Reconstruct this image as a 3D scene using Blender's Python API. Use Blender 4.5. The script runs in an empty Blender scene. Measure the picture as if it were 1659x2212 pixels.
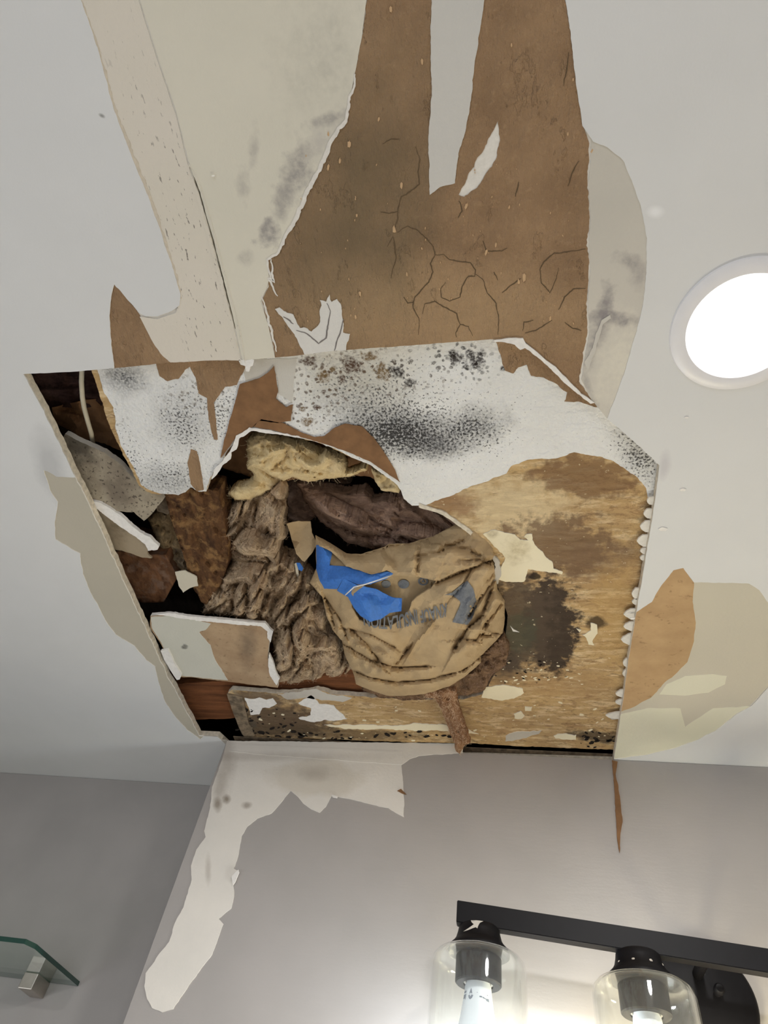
import bpy, bmesh, math, random
import numpy as np
from mathutils import Vector, Matrix, noise
from mathutils.geometry import delaunay_2d_cdt

# ------------------------------------------------------------------ camera
FPX = 1405.03
RC = np.array([[0.98298297, 0.12569559, 0.13395932],
               [-0.0187471, 0.79407748, -0.60752737],
               [-0.18273758, 0.59467771, 0.78292107]])   # rows: image right, image down, forward
CAMZ = 1.55
sc = bpy.context.scene
col = sc.collection
cam_d = bpy.data.cameras.new('camera')
cam = bpy.data.objects.new('camera', cam_d)
col.objects.link(cam)
cam_d.sensor_fit = 'VERTICAL'; cam_d.sensor_height = 36.0
cam_d.lens = FPX / 2212 * 36.0
cam_d.clip_start = 0.02
mw = Matrix.Identity(4)
for i in range(3):
    mw[i][0] = RC[0][i]; mw[i][1] = -RC[1][i]; mw[i][2] = -RC[2][i]
mw[2][3] = CAMZ
cam.matrix_world = mw
sc.camera = cam

# ------------------------------------------------------------------ exposure, world, area lights
sc.view_settings.view_transform = 'Standard'
sc.view_settings.look = 'None'
sc.view_settings.gamma = 1.0
sc.view_settings.exposure = 0.72
w = bpy.data.worlds.new('world'); sc.world = w; w.use_nodes = True
w.node_tree.nodes['Background'].inputs[0].default_value = (0.5, 0.55, 0.6, 1)
w.node_tree.nodes['Background'].inputs[1].default_value = 0.0

ZC = 2.45            # painted underside of the ceiling
ZU = ZC + 0.019      # underside of the older board above it
YB = 1.414           # face of the back wall
YL = 1.638           # face of the set-back wall on the left
XE = -0.7155         # outside corner of the back wall
REAR_FILL_E = 9.5
def area(name, loc, direction, sx, sy, power, color):
    l = bpy.data.lights.new(name, 'AREA'); l.shape = 'RECTANGLE'; l.size = sx; l.size_y = sy
    l.energy = power; l.color = color
    o = bpy.data.objects.new(name, l); col.objects.link(o)
    o.location = loc; o.rotation_euler = Vector(direction).to_track_quat('-Z', 'Y').to_euler()
    return o
# added cool fill light behind the camera, no window built there
area('rear_fill', (-0.3, -1.76, 1.35), (0, 1, 0.12), 1.5, 1.3, REAR_FILL_E, (0.78, 0.88, 1.0))
# added warm fill light, low on the right hand side
area('right_fill', (1.46, -0.6, 1.15), (-1, 0.25, 0.25), 1.0, 1.1, 3.5, (1.0, 0.95, 0.86))
# added cool fill light that brightens the left part of the ceiling
area('left_fill', (-1.86, .35, 1.35), (1, 0.1, 0.25), 0.9, 1.0, 5.0, (0.86, 0.93, 1.0))
# added unseen downlights, for light bounced up off the floor
for k, (x, y) in enumerate([(-0.9, -0.9), (0.7, -1.1)]):
    area('ceiling_fill', (x, y, ZC - 0.02), (0, 0, -1), 0.14, 0.14, 9.0, (1, .98, .95))

# ------------------------------------------------------------------ helpers
def ray(px, py):
    v = np.array([(px - 829.5) / FPX, (py - 1106) / FPX, 1.0])
    return RC.T @ v
def P(px, py, z=ZC):
    d = ray(px, py); t = (z - CAMZ) / d[2]
    return Vector((d[0] * t, d[1] * t, z))
def PW(px, py, Y=YB):
    d = ray(px, py); t = Y / d[1]
    return Vector((d[0] * t, Y, CAMZ + d[2] * t))

def s2l(c):
    c /= 255.0
    return c / 12.92 if c <= 0.04045 else ((c + 0.055) / 1.055) ** 2.4
def C(r, g, b, w=200, a=0.80):
    """surface colour of something that photographs as (r,g,b) beside a white of level w"""
    k = a / s2l(w); m = (r + g + b) / 3; q = 0.80
    r, g, b = m + (r - m) * q, m + (g - m) * q, m + (b - m) * q
    return tuple(min(0.92, s2l(v) * k) for v in (r, g, b)) + (1.0,)

class NT:
    def __init__(s, name):
        s.m = bpy.data.materials.new(name); s.m.use_nodes = True
        s.t = s.m.node_tree; s.n = s.t.nodes; s.b = s.n['Principled BSDF']
        s.geo = s.n.new('ShaderNodeNewGeometry'); s.pos = s.geo.outputs['Position']
    def set(s, sock, v):
        if isinstance(v, bpy.types.NodeSocket): s.t.links.new(v, sock)
        else: sock.default_value = v
    def math(s, op, a, b=None, c=None, clamp=False):
        n = s.n.new('ShaderNodeMath'); n.operation = op; n.use_clamp = clamp
        s.set(n.inputs[0], a)
        if b is not None: s.set(n.inputs[1], b)
        if c is not None: s.set(n.inputs[2], c)
        return n.outputs[0]
    def vmath(s, op, a, b=None, out=0):
        n = s.n.new('ShaderNodeVectorMath'); n.operation = op
        s.set(n.inputs[0], a)
        if b is not None: s.set(n.inputs[1], b)
        return n.outputs['Value' if op in ('DOT_PRODUCT', 'LENGTH') else 'Vector']
    def noise(s, scale, detail=4, rough=.55, stretch=None, dist=0, seed=0):
        v = s.pos
        n = s.n.new('ShaderNodeTexNoise')
        if stretch or seed:
            st = stretch or (1, 1, 1)
            v = s.vmath('MULTIPLY', v, st)
            if seed: v = s.vmath('ADD', v, (seed * 1.7, seed * 3.1, seed))
        s.t.links.new(v, n.inputs['Vector'])
        n.inputs['Scale'].default_value = scale; n.inputs['Detail'].default_value = detail
        n.inputs['Roughness'].default_value = rough; n.inputs['Distortion'].default_value = dist
        return n.outputs['Fac']
    def voro(s, scale, feature='F1', warp=0, seed=0):
        n = s.n.new('ShaderNodeTexVoronoi'); n.feature = feature
        v = s.pos
        if seed: v = s.vmath('ADD', v, (seed, seed * 2, 0))
        if warp:
            nn = s.n.new('ShaderNodeTexNoise'); s.t.links.new(v, nn.inputs['Vector']); nn.inputs['Scale'].default_value = scale * .7
            nn.inputs['Detail'].default_value = 4
            sub = s.vmath('SUBTRACT', nn.outputs['Color'], (.5, .5, .5))
            sub = s.vmath('MULTIPLY', sub, (warp, warp, warp))
            v = s.vmath('ADD', v, sub)
        s.t.links.new(v, n.inputs['Vector'])
        n.inputs['Scale'].default_value = scale
        return n.outputs['Distance']
    def ramp(s, v, lo, hi, a=0.0, b=1.0):
        n = s.n.new('ShaderNodeMapRange'); n.clamp = True
        s.set(n.inputs[0], v); n.inputs[1].default_value = lo; n.inputs[2].default_value = hi
        n.inputs[3].default_value = a; n.inputs[4].default_value = b
        return n.outputs[0]
    def mix(s, fac, a, b):
        n = s.n.new('ShaderNodeMix'); n.data_type = 'RGBA'
        s.set(n.inputs[0], fac); s.set(n.inputs[6], a); s.set(n.inputs[7], b)
        return n.outputs[2]
    def blob(s, px, py, rx, ry, rot=0, z=ZC, soft=.5, edge=.35, nscale=30, wall=None):
        """mask for stains and painted shade: 1 inside an ellipse traced round (px,py), rough outline"""
        f = (lambda a, b: PW(a, b, wall)) if wall else (lambda a, b: P(a, b, z))
        c = f(px, py)
        ca, sa = math.cos(math.radians(rot)), math.sin(math.radians(rot))
        du = f(px + ca * rx, py + sa * rx) - c; dv = f(px - sa * ry, py + ca * ry) - c
        i, j = (0, 2) if wall else (0, 1)
        J = np.array([[du[i], dv[i]], [du[j], dv[j]]]); Ji = np.linalg.inv(J)
        a = [0, 0, 0]; b = [0, 0, 0]
        a[i], a[j] = Ji[0][0], Ji[0][1]; b[i], b[j] = Ji[1][0], Ji[1][1]
        d = s.vmath('SUBTRACT', s.pos, tuple(c))
        u = s.vmath('DOT_PRODUCT', d, tuple(a)); v = s.vmath('DOT_PRODUCT', d, tuple(b))
        r = s.math('SQRT', s.math('ADD', s.math('MULTIPLY', u, u), s.math('MULTIPLY', v, v)))
        nz = s.noise(nscale, 5, .6, seed=(px * .013 + py * .007) % 5 + .1)
        r = s.math('ADD', r, s.math('MULTIPLY', s.math('SUBTRACT', nz, .5), edge * 4))
        return s.ramp(r, 1.0 + soft, 1.0 - soft)
    def bump(s, h, strength=.3, dist=.002, prev=None):
        n = s.n.new('ShaderNodeBump'); n.inputs['Strength'].default_value = strength
        n.inputs['Distance'].default_value = dist
        s.set(n.inputs['Height'], h)
        if prev is not None: s.t.links.new(prev, n.inputs['Normal'])
        return n.outputs[0]
    def done(s, colr, rough=.85, normal=None, spec=.3):
        s.set(s.b.inputs['Base Color'], colr); s.set(s.b.inputs['Roughness'], rough)
        s.b.inputs['Specular IOR Level'].default_value = spec
        if normal is not None: s.t.links.new(normal, s.b.inputs['Normal'])
        return s.m

def plain(name, c, rough=.6, metal=0, spec=.5, var=.06, bump=.15, nscale=60):
    t = NT(name)
    n = t.noise(nscale, 4)
    dark = tuple(v * (1 - var * 2) for v in c[:3]) + (1,)
    m = t.done(t.mix(t.ramp(n, .35, .65), dark, c), rough, t.bump(n, bump, .001), spec)
    t.b.inputs['Metallic'].default_value = metal
    return m

# ---- outlines
_rng = random.Random(7)
noise.seed_set(3)
def jag(pts, amp=2.0, step=7.0, seed=1, closed=True):
    """resample a traced outline and give it the fine ragged run of torn paper"""
    out = []; n = len(pts); s = 0.0
    rng = range(n if closed else n - 1)
    for i in rng:
        a = pts[i]; b = pts[(i + 1) % n]
        L = math.hypot(b[0] - a[0], b[1] - a[1]); k = max(1, int(L / step))
        nx, ny = -(b[1] - a[1]) / (L + 1e-9), (b[0] - a[0]) / (L + 1e-9)
        for j in range(k):
            t = j / k; x = a[0] + (b[0] - a[0]) * t; y = a[1] + (b[1] - a[1]) * t
            q = Vector((x / 23.0, y / 23.0, seed * 5.3))
            d = noise.noise(q) * 1.0 + noise.noise(q * 2.7) * .7 + noise.noise(q * 6) * .5
            out.append((x + nx * d * amp, y + ny * d * amp))
    if not closed: out.append(pts[-1])
    return out

def inside(pt, poly):
    x, y = pt; c = False; n = len(poly); j = n - 1
    for i in range(n):
        xi, yi = poly[i]; xj, yj = poly[j]
        if (yi > y) != (yj > y) and x < (xj - xi) * (y - yi) / (yj - yi) + xi: c = not c
        j = i
    return c

def ccw(pts):
    a = sum(pts[i - 1][0] * pts[i][1] - pts[i][0] * pts[i - 1][1] for i in range(len(pts)))
    return list(pts) if a > 0 else list(pts)[::-1]

def link(name, me, mats, parent=None):
    o = bpy.data.objects.new(name, me); col.objects.link(o)
    for m in (mats if isinstance(mats, (list, tuple)) else [mats]): me.materials.append(m)
    if parent is not None: 
        o.parent = parent
        o.matrix_parent_inverse = parent.matrix_world.inverted() if False else Matrix.Translation(-parent.location)
    return o

def sheet(name, outer, z, thick, mats, parent=None, holes=(), dens=None, space='px', smooth=None, keep_flat=False):
    outer = ccw(outer); holes = [ccw(h) for h in holes]
    """a solid panel cut to an outline. z: number or function(px,py); back face lies `thick` above the front.
       mats: [face, edge]. dens: spacing of interior points (needed when z varies)."""
    pts = [Vector(p) for p in outer]; faces = [list(range(len(pts)))]
    for h in holes:
        s = len(pts); pts += [Vector(p) for p in h]; faces.append(list(range(s, s + len(h))))
    if dens:
        xs = [p[0] for p in outer]; ys = [p[1] for p in outer]
        y = min(ys); r = 0
        while y < max(ys):
            x = min(xs) + (dens * .5 if r % 2 else 0)
            while x < max(xs):
                q = (x + _rng.uniform(-.2, .2) * dens, y + _rng.uniform(-.2, .2) * dens)
                if inside(q, outer) and not any(inside(q, h) for h in holes): pts.append(Vector(q))
                x += dens
            y += dens * .87; r += 1
    vo, eo, fo, ov, oe, of = delaunay_2d_cdt(pts, [], faces, 1, 1e-5, True)
    tri = [f for f, o in zip(fo, of) if 0 in o and not any(k in o for k in range(1, len(faces)))]
    used = sorted({i for f in tri for i in f}); mp = {v: i for i, v in enumerate(used)}
    V = []
    for i in used:
        x, y = vo[i]
        if space == 'px': V.append(P(x, y, z(x, y) if callable(z) else z))
        elif space == 'wall': 
            V.append(PW(x, y, z))
        elif space == 'world': V.append(Vector((x, y, z)))
    n = len(V)
    up = Vector((0, thick, 0)) if space == 'wall' else Vector((0, 0, thick))
    V += [v + up for v in V]
    F = []; M = []; cnt = {}
    for f in tri:
        a, b, c = [mp[i] for i in f]
        nz = (V[b] - V[a]).cross(V[c] - V[a])
        k = nz.y if space == 'wall' else nz.z
        if k > 0: a, b, c = c, b, a
        F.append((a, b, c)); M.append(0)
        for e in ((a, b), (b, c), (c, a)): cnt[e] = 1
    nf = len(F)
    F += [(c + n, b + n, a + n) for a, b, c in F[:nf]]; M += [0] * nf
    em = 1 if isinstance(mats, (list, tuple)) and len(mats) > 1 else 0
    for (a, b) in cnt:
        if (b, a) not in cnt: F.append((b, a, a + n, b + n)); M.append(em)
    me = bpy.data.meshes.new(name); me.from_pydata([tuple(v) for v in V], [], F)
    me.polygons.foreach_set('material_index', M)
    if smooth:
        sm = [True] * (2 * nf) + [False] * (len(F) - 2 * nf); me.polygons.foreach_set('use_smooth', sm)
    me.update()
    return link(name, me, mats, parent)

def tag(o, label=None, cat=None, group=None, kind=None):
    if label: o['label'] = label
    if cat: o['category'] = cat
    if group: o['group'] = group
    if kind: o['kind'] = kind
    return o
def thing(name, label, cat, loc=(0, 0, 0), group=None):
    o = bpy.data.objects.new(name, None); o.empty_display_size = .05; col.objects.link(o); o.location = loc
    return tag(o, label, cat, group)
def boxmesh(name, lo, hi, mat, parent=None, bev=0.0):
    bm = bmesh.new(); bmesh.ops.create_cube(bm, size=1)
    for v in bm.verts:
        v.co = Vector([lo[i] + (v.co[i] + .5) * (hi[i] - lo[i]) for i in range(3)])
    if bev: bmesh.ops.bevel(bm, geom=bm.edges[:], offset=bev, segments=2, affect='EDGES', profile=.5)
    me = bpy.data.meshes.new(name); bm.to_mesh(me); bm.free()
    return link(name, me, mat, parent)
def lathe(name, prof, cx, cy, cz, mat, parent=None, seg=48, axis='Z', close=False, smooth=True):
    V = []; F = []; n = len(prof)
    for k in range(seg):
        a = 2 * math.pi * k / seg
        for r, h in prof:
            if axis == 'Z': V.append((cx + r * math.cos(a), cy + r * math.sin(a), cz + h))
            else: V.append((cx + r * math.cos(a), cy + h, cz + r * math.sin(a)))
    for k in range(seg):
        k2 = (k + 1) % seg
        for i in range(n - 1 if not close else n):
            j = (i + 1) % n
            F.append((k * n + i, k * n + j, k2 * n + j, k2 * n + i))
    me = bpy.data.meshes.new(name); me.from_pydata(V, [], F)
    bm = bmesh.new(); bm.from_mesh(me); bmesh.ops.remove_doubles(bm, verts=bm.verts, dist=1e-6)
    bmesh.ops.recalc_face_normals(bm, faces=bm.faces); bm.to_mesh(me); bm.free()
    if smooth:
        me.polygons.foreach_set('use_smooth', [True] * len(me.polygons))
        me.set_sharp_from_angle(angle=math.radians(40))
    return link(name, me, mat, parent)
def tube(name, pts, rad, mat, parent=None, seg=10):
    pts = [Vector(p) for p in pts]; V = []; F = []; n = len(pts)
    R = rad if isinstance(rad, (list, tuple)) else [rad] * n
    for i, p in enumerate(pts):
        t = (pts[min(i + 1, n - 1)] - pts[max(i - 1, 0)]).normalized()
        a = t.cross(Vector((.3, 1, .2))).normalized(); b = t.cross(a)
        for k in range(seg):
            an = 2 * math.pi * k / seg
            V.append(tuple(p + (a * math.cos(an) + b * math.sin(an)) * R[i]))
    for i in range(n - 1):
        for k in range(seg):
            k2 = (k + 1) % seg; F.append((i * seg + k, i * seg + k2, (i + 1) * seg + k2, (i + 1) * seg + k))
    F.append(tuple(range(seg - 1, -1, -1))); F.append(tuple((n - 1) * seg + k for k in range(seg)))
    me = bpy.data.meshes.new(name); me.from_pydata(V, [], F)
    me.polygons.foreach_set('use_smooth', [True] * len(F)); me.update()
    return link(name, me, mat, parent)

# ---- relief of soft and crumpled things
def seg_dist(x, y, poly):
    best = 1e9; side = 1
    for i in range(len(poly) - 1):
        ax, ay = poly[i]; bx, by = poly[i + 1]
        dx, dy = bx - ax, by - ay; L = dx * dx + dy * dy + 1e-9
        t = max(0, min(1, ((x - ax) * dx + (y - ay) * dy) / L))
        d = math.hypot(x - ax - t * dx, y - ay - t * dy)
        if d < best: best = d; side = 1 if dx * (y - ay) - dy * (x - ax) > 0 else -1
    return best, side
def pillow(outer, wid):
    ring = outer + outer[:1]
    def f(x, y):
        d, _ = seg_dist(x, y, ring); t = min(1.0, d / wid)
        return math.sqrt(max(0, 1 - (1 - t) ** 2))
    return f
def wool(seed, s=60, amp=.014, ang=0, ratio=2.2):
    """billowing folds: rounded outside, pinched into sharp creases"""
    ca, sa = math.cos(math.radians(ang)), math.sin(math.radians(ang))
    def f(x, y):
        u = (x * ca + y * sa) / (s * ratio); v = (-x * sa + y * ca) / s
        q = Vector((u, v, seed)); w_ = noise.noise_vector(q * .8) * 1.1
        q2 = q + w_; w2 = noise.noise_vector(q2 * 2.1) * .45
        o = abs(noise.noise(q2)) * 1.7 + abs(noise.noise(q2 * 2.2 + w2)) * .9 + abs(noise.noise(q2 * 4.7 + w2 * 2)) * .40 + abs(noise.noise(q2 * 10)) * .16
        return amp * (.75 - o) * 1.7
    return f
def crumple(x0, y0, x1, y1, cell, amp, seed):
    """faceted relief of crumpled paper: random heights on a loose triangle net"""
    r = random.Random(seed); pts = []; hs = []
    y = y0 - cell
    while y <= y1 + cell:
        x = x0 - cell
        while x <= x1 + cell:
            pts.append(Vector((x + r.uniform(-.45, .45) * cell, y + r.uniform(-.45, .45) * cell))); hs.append(r.uniform(-amp, amp)); x += cell
        y += cell
    vo, eo, fo, ov, oe, of = delaunay_2d_cdt(pts, [], [], 0, 1e-6, True)
    H = [hs[o[0]] if o else 0 for o in ov]
    T = np.array([[vo[f[0]][0], vo[f[0]][1], vo[f[1]][0], vo[f[1]][1], vo[f[2]][0], vo[f[2]][1], H[f[0]], H[f[1]], H[f[2]]] for f in fo])
    det = (T[:, 3] - T[:, 5]) * (T[:, 0] - T[:, 4]) + (T[:, 4] - T[:, 2]) * (T[:, 1] - T[:, 5])
    def f(x, y):
        a = ((T[:, 3] - T[:, 5]) * (x - T[:, 4]) + (T[:, 4] - T[:, 2]) * (y - T[:, 5])) / det
        b = ((T[:, 5] - T[:, 1]) * (x - T[:, 4]) + (T[:, 0] - T[:, 4]) * (y - T[:, 5])) / det
        c = 1 - a - b
        i = int(np.argmax(np.minimum(np.minimum(a, b), c)))
        return float(a[i] * T[i, 6] + b[i] * T[i, 7] + c[i] * T[i, 8])
    return f
def lerp_table(tab):
    xs = [t[0] for t in tab]; ys = [t[1] for t in tab]
    return lambda v: float(np.interp(v, xs, ys))

# ------------------------------------------------------------------ materials
def white_paint(name, base, bs=.12, sc_=220, rough=.75, spots=None):
    t = NT(name)
    n = t.noise(sc_, 3, .6); n2 = t.noise(6, 3)
    c = t.mix(t.ramp(n2, .35, .7), base, tuple(v * .965 for v in base[:3]) + (1,))
    if spots:
        for (px, py, rx, ry, rot, colr, am) in spots:
            c = t.mix(t.math('MULTIPLY', t.blob(px, py, rx, ry, rot, soft=.6, edge=.3, nscale=25), am), c, colr)
    return t.done(c, rough, t.bump(n, bs, .0012), .25)

CEIL = C(196, 196, 194)
M_ceil = white_paint('ceiling_paint', CEIL, .14, 260, spots=[
    (110, 1010, 26, 60, -20, C(150, 150, 150), .5), (220, 250, 6, 3, 30, C(120, 118, 112), .8),
    (1415, 458, 14, 10, 0, C(215, 213, 212), .8), (1435, 1005, 10, 24, 10, C(165, 160, 165), .5)])
M_wall = None
t = NT('wall_paint')
n = t.noise(240, 3, .6); n2 = t.noise(5, 3); n3 = t.noise(40, 4, .6, stretch=(.35, 1, 1.6))
c = t.mix(t.ramp(n2, .3, .7), C(152, 146, 142), C(144, 139, 135))
M_wall = t.done(c, .42, t.bump(n3, .10, .003, t.bump(n, .12, .001)), .5)
t = NT('set_back_wall_paint')
n = t.noise(240, 3, .6); n2 = t.noise(5, 3)
M_wall2 = t.done(t.mix(t.ramp(n2, .3, .7), C(150, 145, 142), C(141, 137, 134)), .6, t.bump(n, .12, .001), .3)
M_gyp = plain('gypsum_core', C(205, 200, 190), .95, spec=.1, var=.05, bump=.6, nscale=160)
M_cut = plain('cut_board_edge', C(204, 193, 172), .95, spec=.1, var=.14, bump=.7, nscale=110)
M_skinedge = plain('paint_edge', C(212, 208, 200), .9, spec=.1, var=.06)
M_floor = plain('floor_tile', (.42, .40, .37, 1), .4)

# torn brown facing paper of the ceiling
t = NT('torn_brown_paper')
n1 = t.noise(14, 5, .6); n2 = t.noise(120, 4, .65); n3 = t.noise(45, 5, .65, stretch=(1, .35, 1))
B1, B2 = C(150, 118, 84, 196), C(128, 99, 70, 196)
c = t.mix(t.ramp(n1, .3, .72), B1, B2)
c = t.mix(t.ramp(n2, .55, .75, 0, .35), c, C(168, 136, 98, 190))
for (px, py, rx, ry, rot, am) in [(770, 470, 130, 210, 12, .75), (700, 590, 110, 90, 0, .35), (860, 590, 30, 100, 5, .5), (830, 350, 70, 60, 0, .4)]:
    c = t.mix(t.math('MULTIPLY', t.blob(px, py, rx, ry, rot, soft=.8, edge=.3, nscale=18), am), c, C(104, 88, 64, 190))
c = t.mix(t.math('MULTIPLY', t.blob(930, 680, 330, 80, 0, soft=.6, edge=.3, nscale=14), .55), c, C(160, 130, 92, 190))
cm = 0.0
hb = t.math('SUBTRACT', t.math('ADD', n3, t.math('MULTIPLY', n2, .35)), t.math('MULTIPLY', cm, .6))
flk = t.ramp(t.noise(30, 5, .7, stretch=(1, .5, 1), seed=3), .60, .63)
hb = t.math('ADD', hb, t.math('MULTIPLY', flk, .12))
M_brown = t.done(c, .95, t.bump(hb, 1.0, .011), .1)
t = NT('torn_ochre_paper')
n1 = t.noise(20, 5, .6); n2 = t.noise(110, 4, .6, stretch=(.6, 1, 1))
c = t.mix(t.ramp(n1, .3, .7), C(186, 150, 103, 205), C(170, 134, 90, 205))
c = t.mix(t.ramp(n2, .62, .70, 0, .6), c, C(128, 98, 62, 205))
M_ochre = t.done(c, .95, t.bump(n2, .3, .002), .1)

def compound(name, c1, c2, stains=(), specks=0.0, bstr=.22, w=190):
    t = NT(name)
    n1 = t.noise(5, 4, .5); n2 = t.noise(180, 4, .6); n3 = t.noise(30, 5, .6, stretch=(1, .4, 1))
    c = t.mix(t.ramp(n1, .3, .7), c1, c2)
    for (px, py, rx, ry, rot, colr, am, soft) in stains:
        mk = t.math('MULTIPLY', t.blob(px, py, rx * 1.15, ry * 1.15, rot, soft=soft, edge=.75, nscale=48), t.ramp(t.noise(90, 4, .65, seed=px * .01), .3, .6, .35, 1))
        c = t.mix(t.math('MULTIPLY', mk, am), c, colr)
    if specks:
        sp = t.ramp(t.noise(170, 4, .6, stretch=(1.5, .4, 1)), .64, .67)
        for_ = t.blob(430, 560, 90, 300, -16, soft=.6, edge=.3, nscale=20)
        c = t.mix(t.math('MULTIPLY', t.math('MULTIPLY', sp, for_), specks), c, C(90, 82, 72, w))
    return t.done(c, .9, t.bump(t.math('ADD', n2, n3), bstr, .002), .15)
G = C(118, 112, 112, 190)
M_comp = compound('joint_compound', C(190, 184, 167, 190), C(182, 177, 160, 190), [
    (640, 375, 22, 45, 20, G, .7, .6), (610, 430, 14, 40, 15, G, .55, .6), (715, 258, 32, 10, -15, G, .7, .5), (575, 510, 18, 22, 0, G, .75, .4),
    (548, 320, 8, 34, 5, G, .35, .6), (525, 400, 10, 26, -10, G, .35, .7), (680, 320, 14, 16, 0, G, .3, .8), (700, 130, 60, 90, 5, C(160, 156, 142, 190), .55, .9),
    (530, 560, 12, 12, 0, G, .35, .6), (700, 300, 22, 40, 30, C(150, 144, 140, 190), .4, .8)], w=190)
M_comp_r = compound('stained_compound', C(176, 170, 158, 190), C(168, 163, 152, 190), [
    (1310, 665, 12, 40, 5, G, .8, .5), (1335, 690, 44, 10, 5, G, .75, .5), (1290, 720, 14, 50, 18, G, .7, .7), (1365, 570, 22, 14, 30, G, .6, .6),
    (1380, 600, 12, 22, 0, G, .4, .7), (1275, 850, 6, 40, -20, G, .5, .6), (1340, 790, 40, 70, 10, C(188, 182, 166, 190), .8, .5)], bstr=.35)
M_tape = compound('joint_tape', C(190, 181, 168, 190), C(184, 177, 160, 190), [], .85, .35)
M_beige = compound('primer_patch', C(190, 181, 160, 205), C(184, 177, 157, 205))
M_beige_dim = compound('dull_primer_patch', C(166, 158, 140, 192), C(160, 153, 136, 192))
M_lemon = compound('yellowed_patch', C(214, 209, 184, 212), C(208, 205, 178, 212))
M_pale = compound('pale_paint_remnant', C(176, 173, 166, 190), C(170, 168, 162, 190), [], 0, .5)
M_pale2 = compound('white_remnant', C(196, 193, 186, 196), C(186, 183, 177, 196), [], 0, .6)
t = NT('dark_stained_remnant')
ck = t.voro(14, 'DISTANCE_TO_EDGE', .05, seed=3); n = t.noise(100, 4)
c = t.mix(t.ramp(ck, .016, .004), C(196, 193, 186, 190), C(110, 104, 100, 190))
M_remn = t.done(c, .9, t.bump(n, .4, .002), .1)
t = NT('wall_patch')
n = t.noise(150, 4); n1 = t.noise(9, 4)
c = t.mix(t.ramp(n1, .3, .7), C(200, 194, 184, 195), C(192, 187, 178, 195))
c = t.mix(t.math('MULTIPLY', t.blob(680, 1680, 100, 40, 0, soft=.2, edge=.25, nscale=20, wall=YB), .55), c, C(180, 170, 152, 195))
for (px, py, rx, ry, am) in [(490, 1727, 7, 8, .8), (470, 1738, 7, 12, .7), (533, 1740, 8, 6, .6), (490, 1640, 16, 50, .35), (475, 1700, 12, 30, .4), (560, 1635, 200, 8, .25), (450, 1880, 5, 28, .3), (680, 1672, 30, 14, .3)]:
    c = t.mix(t.math('MULTIPLY', t.blob(px, py, rx, ry, soft=.6, edge=.3, nscale=40, wall=YB), am), c, C(112, 96, 78, 195))
M_wpatch = t.done(c, .7, t.bump(n, .25, .0015), .3)

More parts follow.
